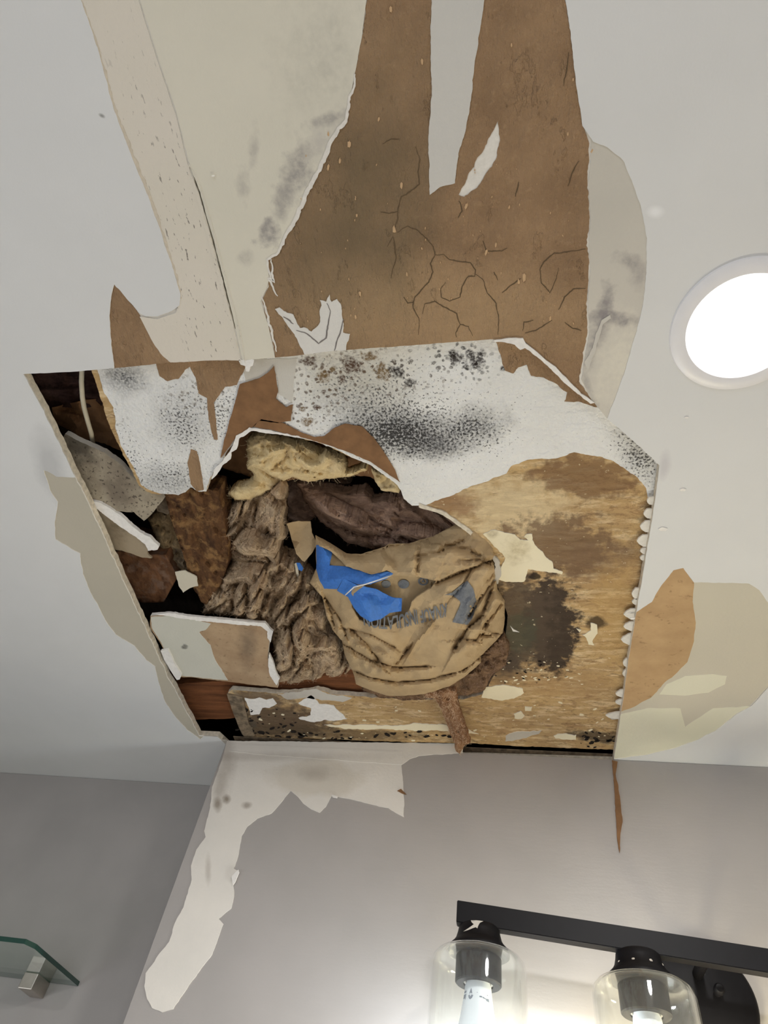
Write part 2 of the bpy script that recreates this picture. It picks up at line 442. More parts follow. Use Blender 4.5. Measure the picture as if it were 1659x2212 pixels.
# old board above: white face with mould
def mould_board():
    t = NT('mouldy_white_paint')
    n = t.noise(120, 4, .6); n1 = t.noise(8, 4)
    W = 210
    c = t.mix(t.ramp(n1, .3, .7), (.93, .93, .91, 1), (.86, .855, .82, 1))
    def b(*a, **k):
        return t.blob(*a, z=ZU, **k)
    c = t.mix(t.math('MULTIPLY', b(760, 800, 130, 60, 0, soft=.8, edge=.3, nscale=20), .5), c, C(190, 180, 150, W))
    fine = t.noise(250, 4, .6); big = t.noise(55, 4, .6, seed=4); mid = t.voro(95, 'F1', .010, seed=1)
    dark = C(52, 50, 48, W); rust = C(92, 66, 42, W); gry = C(70, 70, 73, W)
    # soft grey bloom
    for a in [(850, 935, 85, 36, 5, .98), (885, 925, 60, 26, 0, .9), (1010, 925, 70, 34, -10, .8), (930, 960, 60, 20, 0, .6), (790, 880, 90, 60, 30, .45), (940, 965, 50, 22, 0, .6), (1385, 985, 50, 30, 50, .55), (395, 905, 50, 50, 0, .4), (360, 1040, 60, 28, 0, .45), (270, 815, 40, 26, 20, .8)]:
        m = b(*a[:5], soft=.75, edge=.4, nscale=30)
        m = t.math('MULTIPLY', m, t.ramp(fine, .35, .62, .25, 1))
        c = t.mix(t.math('MULTIPLY', m, min(.95, a[5] * 1.25)), c, gry)
    # specks: dense where the mould sits
    dens = None
    for a in [(860, 890, 200, 100, 8, 1.0), (860, 935, 100, 55, 5, 1.5), (1010, 930, 110, 65, 0, 1.0), (1380, 985, 70, 40, 48, 1.1), (400, 910, 75, 75, 30, .95), (370, 1025, 100, 45, 0, .9), (740, 830, 130, 70, 0, .8), (290, 990, 30, 110, -20, .8), (480, 900, 40, 70, 0, 1.1), (900, 795, 220, 60, 0, .35), (1100, 850, 260, 160, 0, .22), (1000, 1000, 160, 60, 0, .25)]:
        m = t.math('MULTIPLY', b(*a[:5], soft=.85, edge=.3, nscale=18), a[5])
        dens = m if dens is None else t.math('MAXIMUM', dens, m)
    thr = t.math('SUBTRACT', .74, t.math('MULTIPLY', dens, .21))
    sp = t.math('MULTIPLY', t.math('SUBTRACT', fine, thr), 28, clamp=True)
    c = t.mix(t.math('MULTIPLY', sp, .85), c, dark)
    # round colonies, rusty to black, along the upper edge
    cells = t.ramp(mid, .34, .22)
    for a, cc, am in [((800, 805, 150, 45, 0), rust, .9), ((700, 830, 60, 60, 0), rust, .8), ((1000, 775, 60, 35, 20), dark, 1.0), ((890, 790, 50, 30, 0), dark, .7), ((650, 900, 40, 40, 0), rust, .8), ((430, 850, 60, 40, 0), C(100, 85, 65, W), .9), ((230, 900, 26, 60, -20), C(96, 84, 70, W), .8)]:
        m = t.math('MULTIPLY', b(*a, soft=.7, edge=.5, nscale=24), cells)
        m = t.math('MULTIPLY', m, t.ramp(fine, .38, .5, .35, 1))
        c = t.mix(t.math('MULTIPLY', m, am), c, cc)
    rr = random.Random(3)
    cols = [(985, 772, 14, 13), (1028, 778, 18, 17), (978, 764, 9, 8), (885, 827, 11, 8), (1086, 795, 5, 5), (1014, 760, 9, 6), (1040, 762, 9, 6), (850, 797, 9, 7), (760, 788, 19, 17), (702, 812, 14, 13), (740, 818, 10, 9), (826, 802, 16, 16), (862, 806, 12, 10), (720, 795, 6, 6), (700, 846, 5, 5), (655, 882, 7, 5), (683, 878, 7, 5), (800, 770, 18, 9), (668, 780, 14, 9), (665, 910, 12, 9), (1003, 793, 7, 5)]
    for k, a in enumerate(cols):
        m = t.math('MULTIPLY', b(*a, 0, soft=.3, edge=.8, nscale=110), t.ramp(fine, .40, .54, .45, 1))
        c = t.mix(t.math('MULTIPLY', m, .92), c, C(44, 36, 32, W) if a[0] > 845 and a[1] < 830 else (C(120, 92, 52, W) if k % 2 else C(84, 56, 38, W)))
    hb = t.math('ADD', n, t.noise(42, 4, .5, stretch=(.6, 1.4, 1)))
    return t.done(c, .8, t.bump(hb, .9, .006), .2)
M_mould = mould_board()

def ochre_board():
    t = NT('stained_shaded_core')
    W = 210
    n1 = t.noise(9, 5, .6, stretch=(.6, 1.2, 1)); n2 = t.noise(60, 5, .7, stretch=(.28, 1.2, 1)); n3 = t.noise(150, 4, .6, stretch=(.5, 1, 1))
    c = t.mix(t.ramp(n1, .32, .68), C(204, 166, 106, W), C(178, 140, 92, W))
    c = t.mix(t.ramp(n2, .50, .60, 0, .75), c, C(222, 194, 144, W))
    n4 = t.noise(38, 6, .75, stretch=(.5, 1.4, 1), dist=1.5, seed=2)
    c = t.mix(t.ramp(n4, .54, .60, 0, .6), c, C(150, 112, 72, W))
    c = t.mix(t.ramp(n3, .58, .68, 0, .5), c, C(120, 86, 52, W))
    def b(*a, **k): return t.blob(*a, z=ZU, **k)
    lst = [((1110, 1100, 110, 70, 0), C(224, 200, 152, W), .7, .5), ((960, 1080, 60, 30, 20), C(160, 120, 80, W), .8, .5), ((1260, 1030, 110, 45, 5), C(128, 92, 60, W), .75, .3),
           ((1210, 1180, 110, 60, 5), C(122, 92, 66, W), .8, .25), ((1300, 1210, 90, 40, -20), C(128, 98, 70, W), .6, .4), ((1330, 1330, 60, 90, 0), C(198, 155, 88, W), .5, .5),
           ((1190, 1360, 56, 95, 0), C(66, 54, 46, W), .96, .22), ((1120, 1350, 75, 100, 0), C(92, 76, 60, W), .9, .3), ((1125, 1370, 35, 40, 0), C(84, 86, 66, W), .6, .4), ((1155, 1245, 16, 8, 0), C(50, 42, 34, W), .9, .3),
           ((1085, 1440, 40, 40, 0), C(84, 70, 58, W), .8, .5), ((1290, 1345, 22, 12, 0), C(84, 66, 44, W), .9, .4), ((1395, 1250, 14, 330, 8), C(96, 66, 40, W), .6, .6),  # the long narrow strip paints the shadow along the right cut edge
           ((1290, 1590, 60, 12, 6), C(70, 58, 46, W), .8, .4), ((600, 1560, 120, 36, 4), C(96, 76, 58, W), .9, .4), ((560, 1510, 60, 18, 5), C(104, 84, 68, W), .8, .4), ((700, 1582, 220, 12, 3), C(96, 78, 56, W), .7, .5),
           ((1150, 1480, 200, 24, 0), C(172, 132, 82, W), .5, .5), ((520, 1560, 14, 60, -10), C(150, 134, 108, W), .9, .3), ((530, 1575, 20, 20, 0), C(90, 80, 66, W), .8, .4)]
    for a, cc, am, so in lst:
        c = t.mix(t.math('MULTIPLY', b(*a, soft=so * .7, edge=.55, nscale=42), am), c, cc)
    spk = t.ramp(t.noise(110, 3, .5, seed=5), .71, .73)
    c = t.mix(t.math('MULTIPLY', spk, .7), c, C(218, 200, 160, W))
    hb = t.math('ADD', t.math('ADD', n2, n3), n4)
    return t.done(c, .9, t.bump(hb, .9, .005), .12)
M_core = ochre_board()
M_cream = compound('cream_paint_flake', C(226, 214, 180, 210), C(216, 203, 168, 210), [(1118, 1200, 18, 22, 20, C(170, 150, 100, 210), .6, .6), (1065, 1165, 10, 8, 0, C(150, 130, 90, 210), .6, .5)], 0, .4, 210)
M_greywhite = compound('grey_white_flake', C(196, 192, 182, 210), C(170, 160, 145, 210), [], 0, .5, 210)
t = NT('kraft_facing_brown')
n = t.noise(30, 5, .6); n2 = t.noise(160, 3)
M_flap = t.done(t.mix(t.ramp(n, .3, .7), C(140, 98, 60, 205), C(112, 78, 48, 205)), .85, t.bump(n2, .25, .001, t.bump(n, .3, .004)), .2)

def wood(name, c1, c2, c3=None, sx=(1, .12, 1), sc_=60, bs=.5):
    t = NT(name)
    n = t.noise(sc_, 6, .65, stretch=sx, dist=.4); n2 = t.noise(35, 5, .65)
    c = t.mix(t.ramp(n, .35, .65), c1, c2)
    if c3: c = t.mix(t.ramp(n2, .5, .62, 0, .8), c, c3)
    return t.done(c, .85, t.bump(t.math('ADD', n, n2), bs, .006), .2)
M_joist = wood('joist_wood', C(128, 74, 38), C(84, 46, 22), sx=(.1, 1, 1))
M_joist_dark = wood('dark_joist_wood', C(78, 52, 46), C(44, 27, 24), C(28, 16, 14), sx=(.12, 1, 1))
M_rot = wood('rotten_wood', C(104, 68, 36), C(62, 38, 22), C(136, 98, 54), sx=(1, .3, 1), sc_=70, bs=.8)
M_block = wood('wood_block', C(112, 72, 42), C(70, 42, 24), C(100, 76, 60), sx=(1, .4, 1), sc_=40)
M_deck = wood('unlit_deck_wood', (.035, .024, .018, 1), (.02, .014, .01, 1))  # near-black tone puts the darkness of the void into the boards

def fibre(name, c1, c2, c3, sc_=50, stretch=(1, .7, 1), bs=.8):
    t = NT(name)
    n = t.noise(sc_, 7, .7, stretch=stretch, dist=1.2); n2 = t.noise(240, 4, .7, stretch=stretch, dist=.8); n1 = t.noise(14, 4, .6)
    c = t.mix(t.ramp(n, .34, .64), c1, c2)
    c = t.mix(t.ramp(n1, .48, .68, 0, .7), c, c3)
    return t.done(c, 1.0, t.bump(t.math('ADD', n, t.math('MULTIPLY', n2, .6)), bs, .006), .02)
M_wool = fibre('brown_mineral_wool', C(226, 192, 154), C(142, 112, 84), C(178, 146, 114), sc_=60, bs=1.0)
M_wooldark = fibre('dark_mineral_wool', C(184, 148, 122), C(118, 92, 80), C(146, 116, 98), stretch=(.35, 1, 1))
M_wooly = fibre('yellow_glass_wool', (.91, .74, .43, 1), (.72, .54, .28, 1), (.88, .73, .47, 1), bs=.6)
M_wool2 = fibre('frayed_wool', C(150, 116, 84), C(86, 62, 44), C(112, 84, 62))
M_tail = fibre('hanging_wool', C(160, 116, 80), C(130, 90, 60), C(146, 104, 72), stretch=(1, .3, 1))
t = NT('kraft_paper')
n = t.noise(25, 4, .6); n2 = t.noise(220, 3, .6); n3 = t.noise(70, 5, .6)
c = t.mix(t.ramp(n, .3, .7), C(172, 145, 104), C(158, 132, 94))
M_kraft = t.done(c, .75, t.bump(n2, .2, .0008, t.bump(n3, .35, .003)), .25)
M_ink = plain('grey_blue_print', C(104, 108, 114), .8, var=.12, nscale=180)
M_blue = plain('blue_tape', C(36, 104, 198), .65, var=.08, bump=.3, nscale=200)
t = NT('grey_mouldy_board')
n = t.noise(60, 5, .65); n1 = t.noise(18, 5, .6); f = t.noise(150, 3)
c = t.mix(t.ramp(n1, .35, .65), C(150, 138, 116), C(112, 100, 84))
c = t.mix(t.ramp(f, .60, .64, 0, .7), c, C(58, 50, 44))
c = t.mix(t.math('MULTIPLY', t.blob(150, 985, 40, 26, 30, soft=.5, edge=.5, nscale=40), .7), c, C(46, 42, 38))
M_frag = t.done(c, .9, t.bump(t.math('ADD', n, n1), .5, .006), .15)
t = NT('tan_board_face')
n = t.noise(60, 5, .65); n1 = t.noise(18, 5, .6); f = t.noise(110, 3)
c = t.mix(t.ramp(n1, .35, .65), C(166, 138, 104), C(150, 120, 88))
c = t.mix(t.ramp(f, .62, .68, 0, .5), c, C(112, 88, 62))
c = t.mix(t.math('MULTIPLY', t.blob(530, 1405, 14, 34, 0, soft=.8, edge=.5, nscale=40), .6), c, C(88, 74, 62))
M_tan = t.done(c, .9, t.bump(n, .3, .002), .15)
M_chip = compound('painted_chip', C(186, 184, 170), C(176, 174, 160), [(397, 1404, 6, 4, 0, C(40, 38, 34), .9, .3)], 0, .3, 200)
M_shard = compound('dirty_shard_face', C(150, 134, 108), C(134, 118, 94), [(245, 1150, 20, 24, 0, C(84, 70, 50), .6, .6)], 0, .4, 200)
M_white = plain('fresh_white_break', C(214, 210, 204), .95, spec=.1, bump=.8, nscale=120, var=.05)
M_dust = plain('stained_board_end', C(130, 110, 84), .95, var=.3, bump=.8, nscale=70)
M_black = plain('black_metal', (.006, .0055, .007, 1), .5, metal=0, spec=.2, var=.1, bump=.05)
M_cable = plain('cable_sheath', C(186, 176, 150), .5, spec=.4)
M_ring = plain('white_plastic', (.85, .84, .85, 1), .35, spec=.5, var=.01, bump=.02)
M_socket = plain('white_socket', (.8, .78, .72, 1), .4, var=.02)
M_steel = plain('brushed_nickel', (.55, .50, .44, 1), .35, metal=.9, var=.05)
def emis(name, color, strength):
    t = NT(name); t.b.inputs['Emission Color'].default_value = color; t.b.inputs['Emission Strength'].default_value = strength
    return t.done((.8, .8, .8, 1), .4)
M_led = emis('led_diffuser', (1, .97, .95, 1), 4.0)
M_bulb_cool = emis('cool_bulb', (.74, .87, 1, 1), 1.5)
M_bulb_warm = emis('warm_bulb', (1, .93, .62, 1), 1.5)
M_bulbneck = plain('bulb_neck', (.80, .86, .92, 1), .4, var=.01)
def thin_glass(name, tint, haze=.022):  # faint white veil mixed in so the glass glows by the bulbs
    m = bpy.data.materials.new(name); m.use_nodes = True; nt = m.node_tree
    for nn in list(nt.nodes): nt.nodes.remove(nn)
    out = nt.nodes.new('ShaderNodeOutputMaterial'); mx = nt.nodes.new('ShaderNodeMixShader')
    tr = nt.nodes.new('ShaderNodeBsdfTransparent'); gl = nt.nodes.new('ShaderNodeBsdfGlossy'); lw = nt.nodes.new('ShaderNodeLayerWeight'); pw = nt.nodes.new('ShaderNodeMath')
    ge = nt.nodes.new('ShaderNodeNewGeometry'); ns = nt.nodes.new('ShaderNodeTexNoise'); mr = nt.nodes.new('ShaderNodeMath')
    nt.links.new(ge.outputs['Position'], ns.inputs['Vector']); ns.inputs['Scale'].default_value = 30
    tr.inputs[0].default_value = tint; gl.inputs[0].default_value = (.95, .95, .95, 1); gl.inputs['Roughness'].default_value = .04
    pw.operation = 'POWER'; nt.links.new(lw.outputs['Facing'], pw.inputs[0]); pw.inputs[1].default_value = 3.5
    mr.operation = 'MULTIPLY_ADD'; nt.links.new(ns.outputs['Fac'], mr.inputs[0]); mr.inputs[1].default_value = .05; nt.links.new(pw.outputs[0], mr.inputs[2])
    nt.links.new(mr.outputs[0], mx.inputs[0]); nt.links.new(tr.outputs[0], mx.inputs[1]); nt.links.new(gl.outputs[0], mx.inputs[2])
    df = nt.nodes.new('ShaderNodeBsdfTranslucent'); df.inputs[0].default_value = (.9, .9, .88, 1)
    d2 = nt.nodes.new('ShaderNodeBsdfDiffuse'); d2.inputs[0].default_value = (.9, .9, .88, 1)
    a1 = nt.nodes.new('ShaderNodeMixShader'); a2 = nt.nodes.new('ShaderNodeMixShader')
    nt.links.new(df.outputs[0], a1.inputs[1]); nt.links.new(d2.outputs[0], a1.inputs[2]); a1.inputs[0].default_value = .5
    nt.links.new(mx.outputs[0], a2.inputs[1]); nt.links.new(a1.outputs[0], a2.inputs[2]); a2.inputs[0].default_value = haze
    nt.links.new(a2.outputs[0], out.inputs[0])
    return m
M_glass = thin_glass('clear_glass', (.975, .98, .97, 1))
M_shelf = thin_glass('shelf_glass', (.80, .88, .84, 1), .01)
M_shelfedge = plain('green_glass_edge', (.012, .06, .045, 1), .1, spec=.8, var=.05, bump=0)

# ------------------------------------------------------------------ the room shell
def wallbox(name, lo, hi, mat):
    return tag(boxmesh(name, lo, hi, mat), kind='structure')
wallbox('floor', (-1.95, -1.85, -.05), (1.55, 1.75, 0), M_floor)
wallbox('wall_back', (XE, YB, 0), (1.55, YB + .30, ZC - .001), M_wall)
wall_back = bpy.data.objects['wall_back']
wallbox('wall_left', (-1.95, YL, 0), (XE - .0005, YL + .10, ZC - .001), M_wall2)
wallbox('wall_side', (-2.0, -1.85, 0), (-1.9, YL, ZC - .001), M_wall2)
wallbox('wall_right', (1.5, -1.85, 0), (1.6, YB, ZC - .001), M_wall)
wallbox('wall_front', (-1.95, -1.9, 0), (1.55, -1.8, ZC - .001), M_wall)

RECT = [(-2.0, -1.9), (1.6, -1.9), (1.6, YB + .30), (XE, YB + .30), (XE, YL + .10), (-2.0, YL + .10)]
def W2(pts): return [tuple(P(x, y, ZC)[:2]) for x, y in pts]
HOLE_L = [(430, 1590), (405, 1540), (372, 1482), (338, 1412), (310, 1350), (285, 1296), (258, 1238), (225, 1162), (190, 1085), (158, 1022), (120, 942), (84, 868), (50, 808)]
HOLE = jag(HOLE_L, 2.0, 7, 3, False) + jag([(50, 808), (160, 803), (250, 795), (370, 783), (470, 778), (520, 779), (640, 768), (720, 758), (900, 745), (1060, 733), (1130, 734)], .8, 9, 4, False)[1:] \
    + jag([(1130, 734), (1200, 795), (1255, 850), (1283, 870), (1312, 904), (1370, 955), (1425, 1005), (1412, 1100), (1392, 1220), (1362, 1400), (1342, 1540), (1326, 1641)], 1.1, 8, 5, False)[1:] \
    + [(1325, 1648), (900, 1634), (492, 1612), (470, 1592)]
HOLEW = W2(HOLE)
def thin_crack(pts, wds, seed):
    a = []; b = []
    P2 = jag(pts, .8, 7, seed, False); n = len(P2)
    for i, (x, y) in enumerate(P2):
        wv = np.interp(i / (n - 1), np.linspace(0, 1, len(wds)), wds) / 2 * (1 + .35 * math.sin(i * 1.7))
        a.append((x - wv, y)); b.append((x + wv, y))
    return a + b[::-1]
SEAM = [(288, -60), (300, 0), (340, 128), (380, 245), (404, 345)]
CR1 = thin_crack([(412, 365), (430, 415), (447, 475), (466, 545), (478, 590)], [3, 8, 4, 5, 2], 1)
CR2 = thin_crack([(466, 560), (482, 610), (498, 668), (507, 712)], [3, 7, 6, 1.5], 2)
CR0 = thin_crack([(300, 2), (322, 66), (343, 132), (372, 225), (404, 345)], [4, 2.5, 2, 2, 2], 3)
LC = (0.3187, 0.3825)    # centre of the recessed lamp
circ = [(LC[0] + .078 * math.cos(a * math.pi / 24), LC[1] + .078 * math.sin(a * math.pi / 24)) for a in range(48)]
ceiling = sheet('ceiling', RECT, ZC + .0026, .0136, [M_gyp, M_cut], None, [HOLEW, W2(CR1), W2(CR2), circ], space='world')
tag(ceiling, kind='structure')
def part(name, px, dz, th, mats, parent=ceiling, amp=2, step=7, seed=1, holes=(), label=None, **k):
    o = sheet(name, jag(px, amp, step, seed), ZC + dz, th, mats, parent, holes=holes, **k)
    if label: o['label'] = label
    return o
# openings in the paint where it has peeled off
OPEN_A = jag([(120, -160), (175, 0), (213, 110), (245, 235), (287, 345), (322, 430), (352, 515), (375, 585), (390, 640), (388, 660), (372, 672), (340, 683), (315, 684), (300, 676), (270, 640), (246, 614), (240, 640), (236, 690), (240, 745), (247, 800)], 1.4, 7, 11, False) \
    + [(300, 860), (700, 900), (1280, 960)] + jag([(1312, 905), (1345, 815), (1370, 735), (1389, 660), (1396, 590), (1397, 515), (1386, 450), (1365, 390), (1345, 345), (1312, 318), (1282, 306), (1259, 272), (1245, 190), (1235, 90), (1222, 0), (1205, -160)], 1.3, 7, 12, False)
OPEN_B = [(300, 1020), (165, 1036)] + jag([(165, 1032), (122, 1030), (95, 1016), (108, 1060), (125, 1085), (118, 1128), (120, 1165), (146, 1181), (172, 1196), (180, 1240), (195, 1280), (210, 1306), (230, 1345), (250, 1371), (290, 1396), (316, 1426), (334, 1440), (345, 1482), (356, 1516), (378, 1548), (405, 1577), (432, 1597)], 1.2, 7, 13, False) + [(560, 1500)]
OPEN_C = [(1300, 1480), (1362, 1330)] + jag([(1376, 1322), (1408, 1300), (1430, 1262), (1455, 1233), (1476, 1227), (1499, 1258), (1560, 1259), (1618, 1260), (1640, 1275), (1660, 1302), (1690, 1350), (1695, 1420), (1665, 1480), (1625, 1525), (1592, 1542), (1545, 1580), (1500, 1601), (1460, 1616), (1400, 1630), (1328, 1640)], 1.2, 7, 14, False)
sheet('paint_layer', RECT, ZC, .0015, [M_ceil, M_skinedge], ceiling, [W2(OPEN_A), W2(OPEN_B), W2(OPEN_C), HOLEW, circ], space='world')

BR_R = [(1206, -150), (1222, 0), (1236, 90), (1246, 190), (1259, 275), (1274, 310), (1268, 400), (1273, 470), (1268, 530), (1273, 580), (1266, 650), (1269, 720), (1258, 780), (1250, 825), (1290, 880)]
BR_L = [(600, 790), (580, 700), (566, 650), (577, 625), (582, 600), (577, 562), (600, 545), (615, 512), (640, 472), (663, 412), (690, 368), (704, 332), (716, 300), (746, 262), (756, 215), (766, 160), (780, 90), (791, 0), (800, -150)]
gouge = jag([(1074, 262), (1081, 300), (1072, 340), (1050, 378), (1030, 405), (1002, 427), (990, 421), (1015, 372), (1046, 320), (1062, 290)], 3, 5, 21)
brown = part('torn_paper', BR_R + [(1250, 900), (640, 830)] + BR_L, .0019, .0006, M_brown, amp=2.6, step=6, seed=22, holes=[gouge, HOLE], label='brown torn facing paper')
strip = part('paint_remnant', [(930, -150), (932, 0), (930, 110), (933, 200), (925, 300), (928, 421), (950, 404), (983, 396), (990, 332), (1004, 290), (1014, 240), (1024, 150), (1036, 70), (1046, 0), (1050, -150)], .0006, .0012, [M_pale, M_skinedge], amp=1.6, step=6, seed=23, label='pale strip of paint left on the brown paper')
REM = [(594, 668), (604, 664), (620, 676), (633, 680), (640, 696), (648, 709), (660, 708), (672, 716), (684, 706), (692, 695), (690, 672), (694, 660), (691, 648), (704, 652), (711, 637), (716, 652), (728, 646), (738, 664), (742, 700), (741, 719), (756, 722), (750, 745), (746, 775), (664, 775), (650, 750), (633, 719), (611, 688)]
rem = part('paint_remnant', REM, .0006, .0012, [M_pale2, M_skinedge], amp=2.2, step=4, seed=24, holes=[HOLE], label='white cracked paint remnant')
def lines(name, curves, dz, mat, parent, wd=2.0, scale=1.0, off=(0, 0), th=.0004, seed=5, amp=1.6):
    """fine cracks and creases, all of one surface in one mesh"""
    V = []; F = []
    for ci, cv in enumerate(curves):
        pts = jag([(off[0] + x / scale, off[1] + y / scale) for x, y in cv], amp, 5, seed + ci, False)
        n = len(pts); b = len(V)
        for i, (x, y) in enumerate(pts):
            x0, y0 = pts[max(0, i - 1)]; x1, y1 = pts[min(n - 1, i + 1)]
            L = math.hypot(x1 - x0, y1 - y0) + 1e-9; nx, ny = -(y1 - y0) / L, (x1 - x0) / L
            ww = wd * (.35 + .65 * math.sin(math.pi * (i + .5) / n)) * (1 + .5 * noise.noise(Vector((x / 9, y / 9, ci)))) / 2
            a = P(x + nx * ww, y + ny * ww, ZC + dz); c_ = P(x - nx * ww, y - ny * ww, ZC + dz)
            V += [tuple(a), tuple(c_), tuple(a + Vector((0, 0, th))), tuple(c_ + Vector((0, 0, th)))]
        for i in range(n - 1):
            p = b + 4 * i; q = p + 4
            F += [(p, p + 1, q + 1, q), (p + 2, q + 2, q + 3, p + 3), (p, q, q + 2, p + 2), (p + 1, p + 3, q + 3, q + 1)]
    me = bpy.data.meshes.new(name); me.from_pydata(V, [], F); me.update()
    return link(name, me, mat, parent)
M_crack = plain('dark_crease', C(92, 74, 52, 196), .95, spec=.1); M_crackg = plain('grey_crease', C(112, 106, 102, 190), .95, spec=.1); M_chip_lit = plain('lit_brown_flake', C(186, 150, 108, 196), .95, spec=.1)  # flake tone has its lit highlight put into the colour
lines('crease', [[(350,1110),(400,1080),(450,1100),(490,1140),(520,1180),(530,1220),(510,1260),(520,1300),(500,1350),(460,1390),(430,1420),(425,1470),(455,1530),(450,1600)],
 [(440,700),(455,760),(450,820),(455,880),(420,910),(370,940),(355,990),(350,1050),(335,1110)], [(530,1220),(570,1215),(600,1240),(650,1250),(700,1255),(725,1290),(720,1320),(690,1320),(660,1370),(650,1420),(600,1440),(560,1420),(560,1380),(580,1350)],
 [(725,1310),(760,1340),(780,1400),(820,1450),(835,1530),(830,1600)], [(470,1500),(480,1450),(530,1440),(580,1470),(630,1500),(650,1550),(690,1560),(710,1605)], [(650,1550),(630,1590),(633,1612)],
 [(1250,1190),(1180,1200),(1100,1210),(1050,1250),(1030,1290),(1040,1350),(1080,1400),(1110,1330),(1120,1280)], [(1250,1380),(1190,1380),(1150,1420),(1120,1480)], [(960,1590),(1010,1580),(1060,1550),(1090,1530)], [(950,1580),(955,1540),(1000,1530)],
 [(270,1010),(310,1020),(350,1010)], [(760,1150),(775,1200),(850,1200),(875,1185)], [(930,870),(915,940)], [(1215,770),(1190,820),(1165,890)], [(1170,250),(1165,300),(1145,410)], [(645,960),(660,1010),(640,1040)], [(300,1180),(330,1130),(345,1230),(320,1330)],
 [(280,690),(320,665),(360,665)], [(940,1330),(900,1360),(850,1400)], [(380,1420),(400,1450),(425,1445)], [(1230,1580),(1190,1570),(1150,1540)], [(810,1300),(830,1340)]], .0015, M_crack, brown, 2.3, 2.212, (700, 0))
def chips(name, cs, dz, mat, parent, seed, turn=(1.2, 1.9)):
    V = []; F = []; rr = random.Random(seed)
    for (x, y, a) in cs:
        b = len(V); k = 6; rot = rr.uniform(*turn)
        for th in (0, .0012):
            for i in range(k):
                an = 2 * math.pi * i / k; rad = a * rr.uniform(.5, 1.1)
                u, v = rad * math.cos(an), rad * .42 * math.sin(an)
                V.append(tuple(P(x + u * math.cos(rot) - v * math.sin(rot), y + u * math.sin(rot) + v * math.cos(rot), ZC + dz + th)))
        F.append(tuple(b + i for i in range(k))); F.append(tuple(b + k + i for i in range(k))[::-1])
        for i in range(k): F.append((b + i, b + k + i, b + k + (i + 1) % k, b + (i + 1) % k))
    me = bpy.data.meshes.new(name); me.from_pydata(V, [], F); me.update()
    return tag(link(name, me, mat, parent), kind='stuff')
rr_ = random.Random(11)
chips('paper_flecks', [(700 + x / 2.212, y / 2.212, a) for x, y, a in [(370, 885, 9), (336, 1098, 10), (122, 690, 11), (262, 570, 6), (955, 1325, 12), (930, 1345, 8), (172, 1405, 7), (150, 1512, 6), (775, 1205, 8), (680, 985, 9), (468, 295, 7), (895, 215, 5), (320, 45, 9), (820, 1170, 6), (75, 770, 8), (20, 800, 8), (1165, 640, 5), (156, 1030, 5), (885, 990, 5), (395, 1310, 5), (550, 1380, 4), (1190, 380, 5), (20, 640, 6), (1080, 1520, 7), (1280, 720, 6)]] +
      [(rr_.uniform(640, 1240), rr_.uniform(330, 700), rr_.uniform(1.5, 3.5)) for _ in range(60)], .0008, M_chip_lit, brown, 12)
lines('crease', [[(640, 714), (662, 722), (688, 742), (704, 730), (708, 700), (714, 672), (706, 655)], [(742, 690), (736, 715), (728, 735), (722, 758)], [(612, 684), (622, 690), (634, 700)]], .0003, M_crackg, rem, 3.2)
# joint compound left of the brown area, split by the open seam
seam_full = SEAM + [(412, 370), (430, 415), (447, 475), (466, 545), (480, 600), (505, 700), (524, 790)]
comp_r = [(x + 2.2, y) for x, y in seam_full] + [(600, 800), (580, 705), (563, 650), (575, 625)] + BR_L[4:]
part('joint_compound', comp_r, .0012, .0012, [M_comp, M_skinedge], amp=1.0, step=8, seed=25, holes=[HOLE], label='grey cream compound with grey stains')
comp_l = [(120, -160), (170, 0), (208, 110), (240, 235), (283, 345), (318, 430), (346, 515), (370, 585), (386, 650), (380, 676), (340, 690), (302, 684), (330, 740), (352, 770), (380, 792), (500, 790)] + [(x - 1.6, y) for x, y in seam_full[::-1]]
part('joint_tape', comp_l, .0010, .0012, [M_tape, M_skinedge], amp=.8, step=8, seed=26, holes=[HOLE], label='scraped joint tape beside the open seam')
tr = [(x + 3, y) for x, y in seam_full]; part('tape_edge', [(404, 350), (418, 372), (436, 415), (452, 475), (471, 545), (487, 600), (512, 700), (530, 786), (521, 786), (502, 700), (478, 600), (462, 545), (444, 475), (428, 415), (410, 372)], .0002, .0014, [M_tape, M_skinedge], amp=2.6, step=4, seed=27)
M_rimt = plain('tan_rim', C(182, 170, 150, 190), .95, spec=.1, bump=.6, nscale=140)
M_rimw = plain('white_torn_rim', C(196, 191, 182, 190), .95, spec=.1, bump=.6, nscale=140)
lines('torn_rim', [BR_L[4:16]], .0004, M_rimw, ceiling, 9, seed=301, th=.0012, amp=4)
lines('torn_rim', [[(586, 560), (592, 610), (580, 600), (600, 640)], [(566, 640), (582, 700), (597, 760)]], .0006, M_rimw, ceiling, 5, seed=302, th=.001, amp=3)
lines('torn_rim', [[(176, 2), (213, 110), (246, 235), (289, 345), (324, 430), (354, 515), (377, 585), (391, 645)]], .0004, M_rimt, ceiling, 8, seed=303, th=.001, amp=3)
part('torn_paper', [(246, 612), (270, 640), (300, 678), (330, 735), (352, 765), (380, 800), (246, 806), (240, 745), (236, 690), (240, 640)], .0017, .0008, M_brown, amp=1.0, step=6, seed=28, holes=[HOLE], label='brown triangle of torn paper')
part('joint_compound', [(1276, 300), (1312, 312), (1350, 340), (1372, 385), (1393, 450), (1405, 515), (1400, 600), (1395, 660), (1376, 735), (1350, 815), (1318, 912), (1300, 900), (1275, 860), (1257, 820), (1262, 780), (1273, 720), (1270, 650), (1276, 580), (1272, 530), (1276, 470), (1272, 400), (1277, 330)], .0012, .0012, [M_comp_r, M_skinedge], amp=1.4, step=6, seed=29, holes=[HOLE], label='grey stained compound patch')
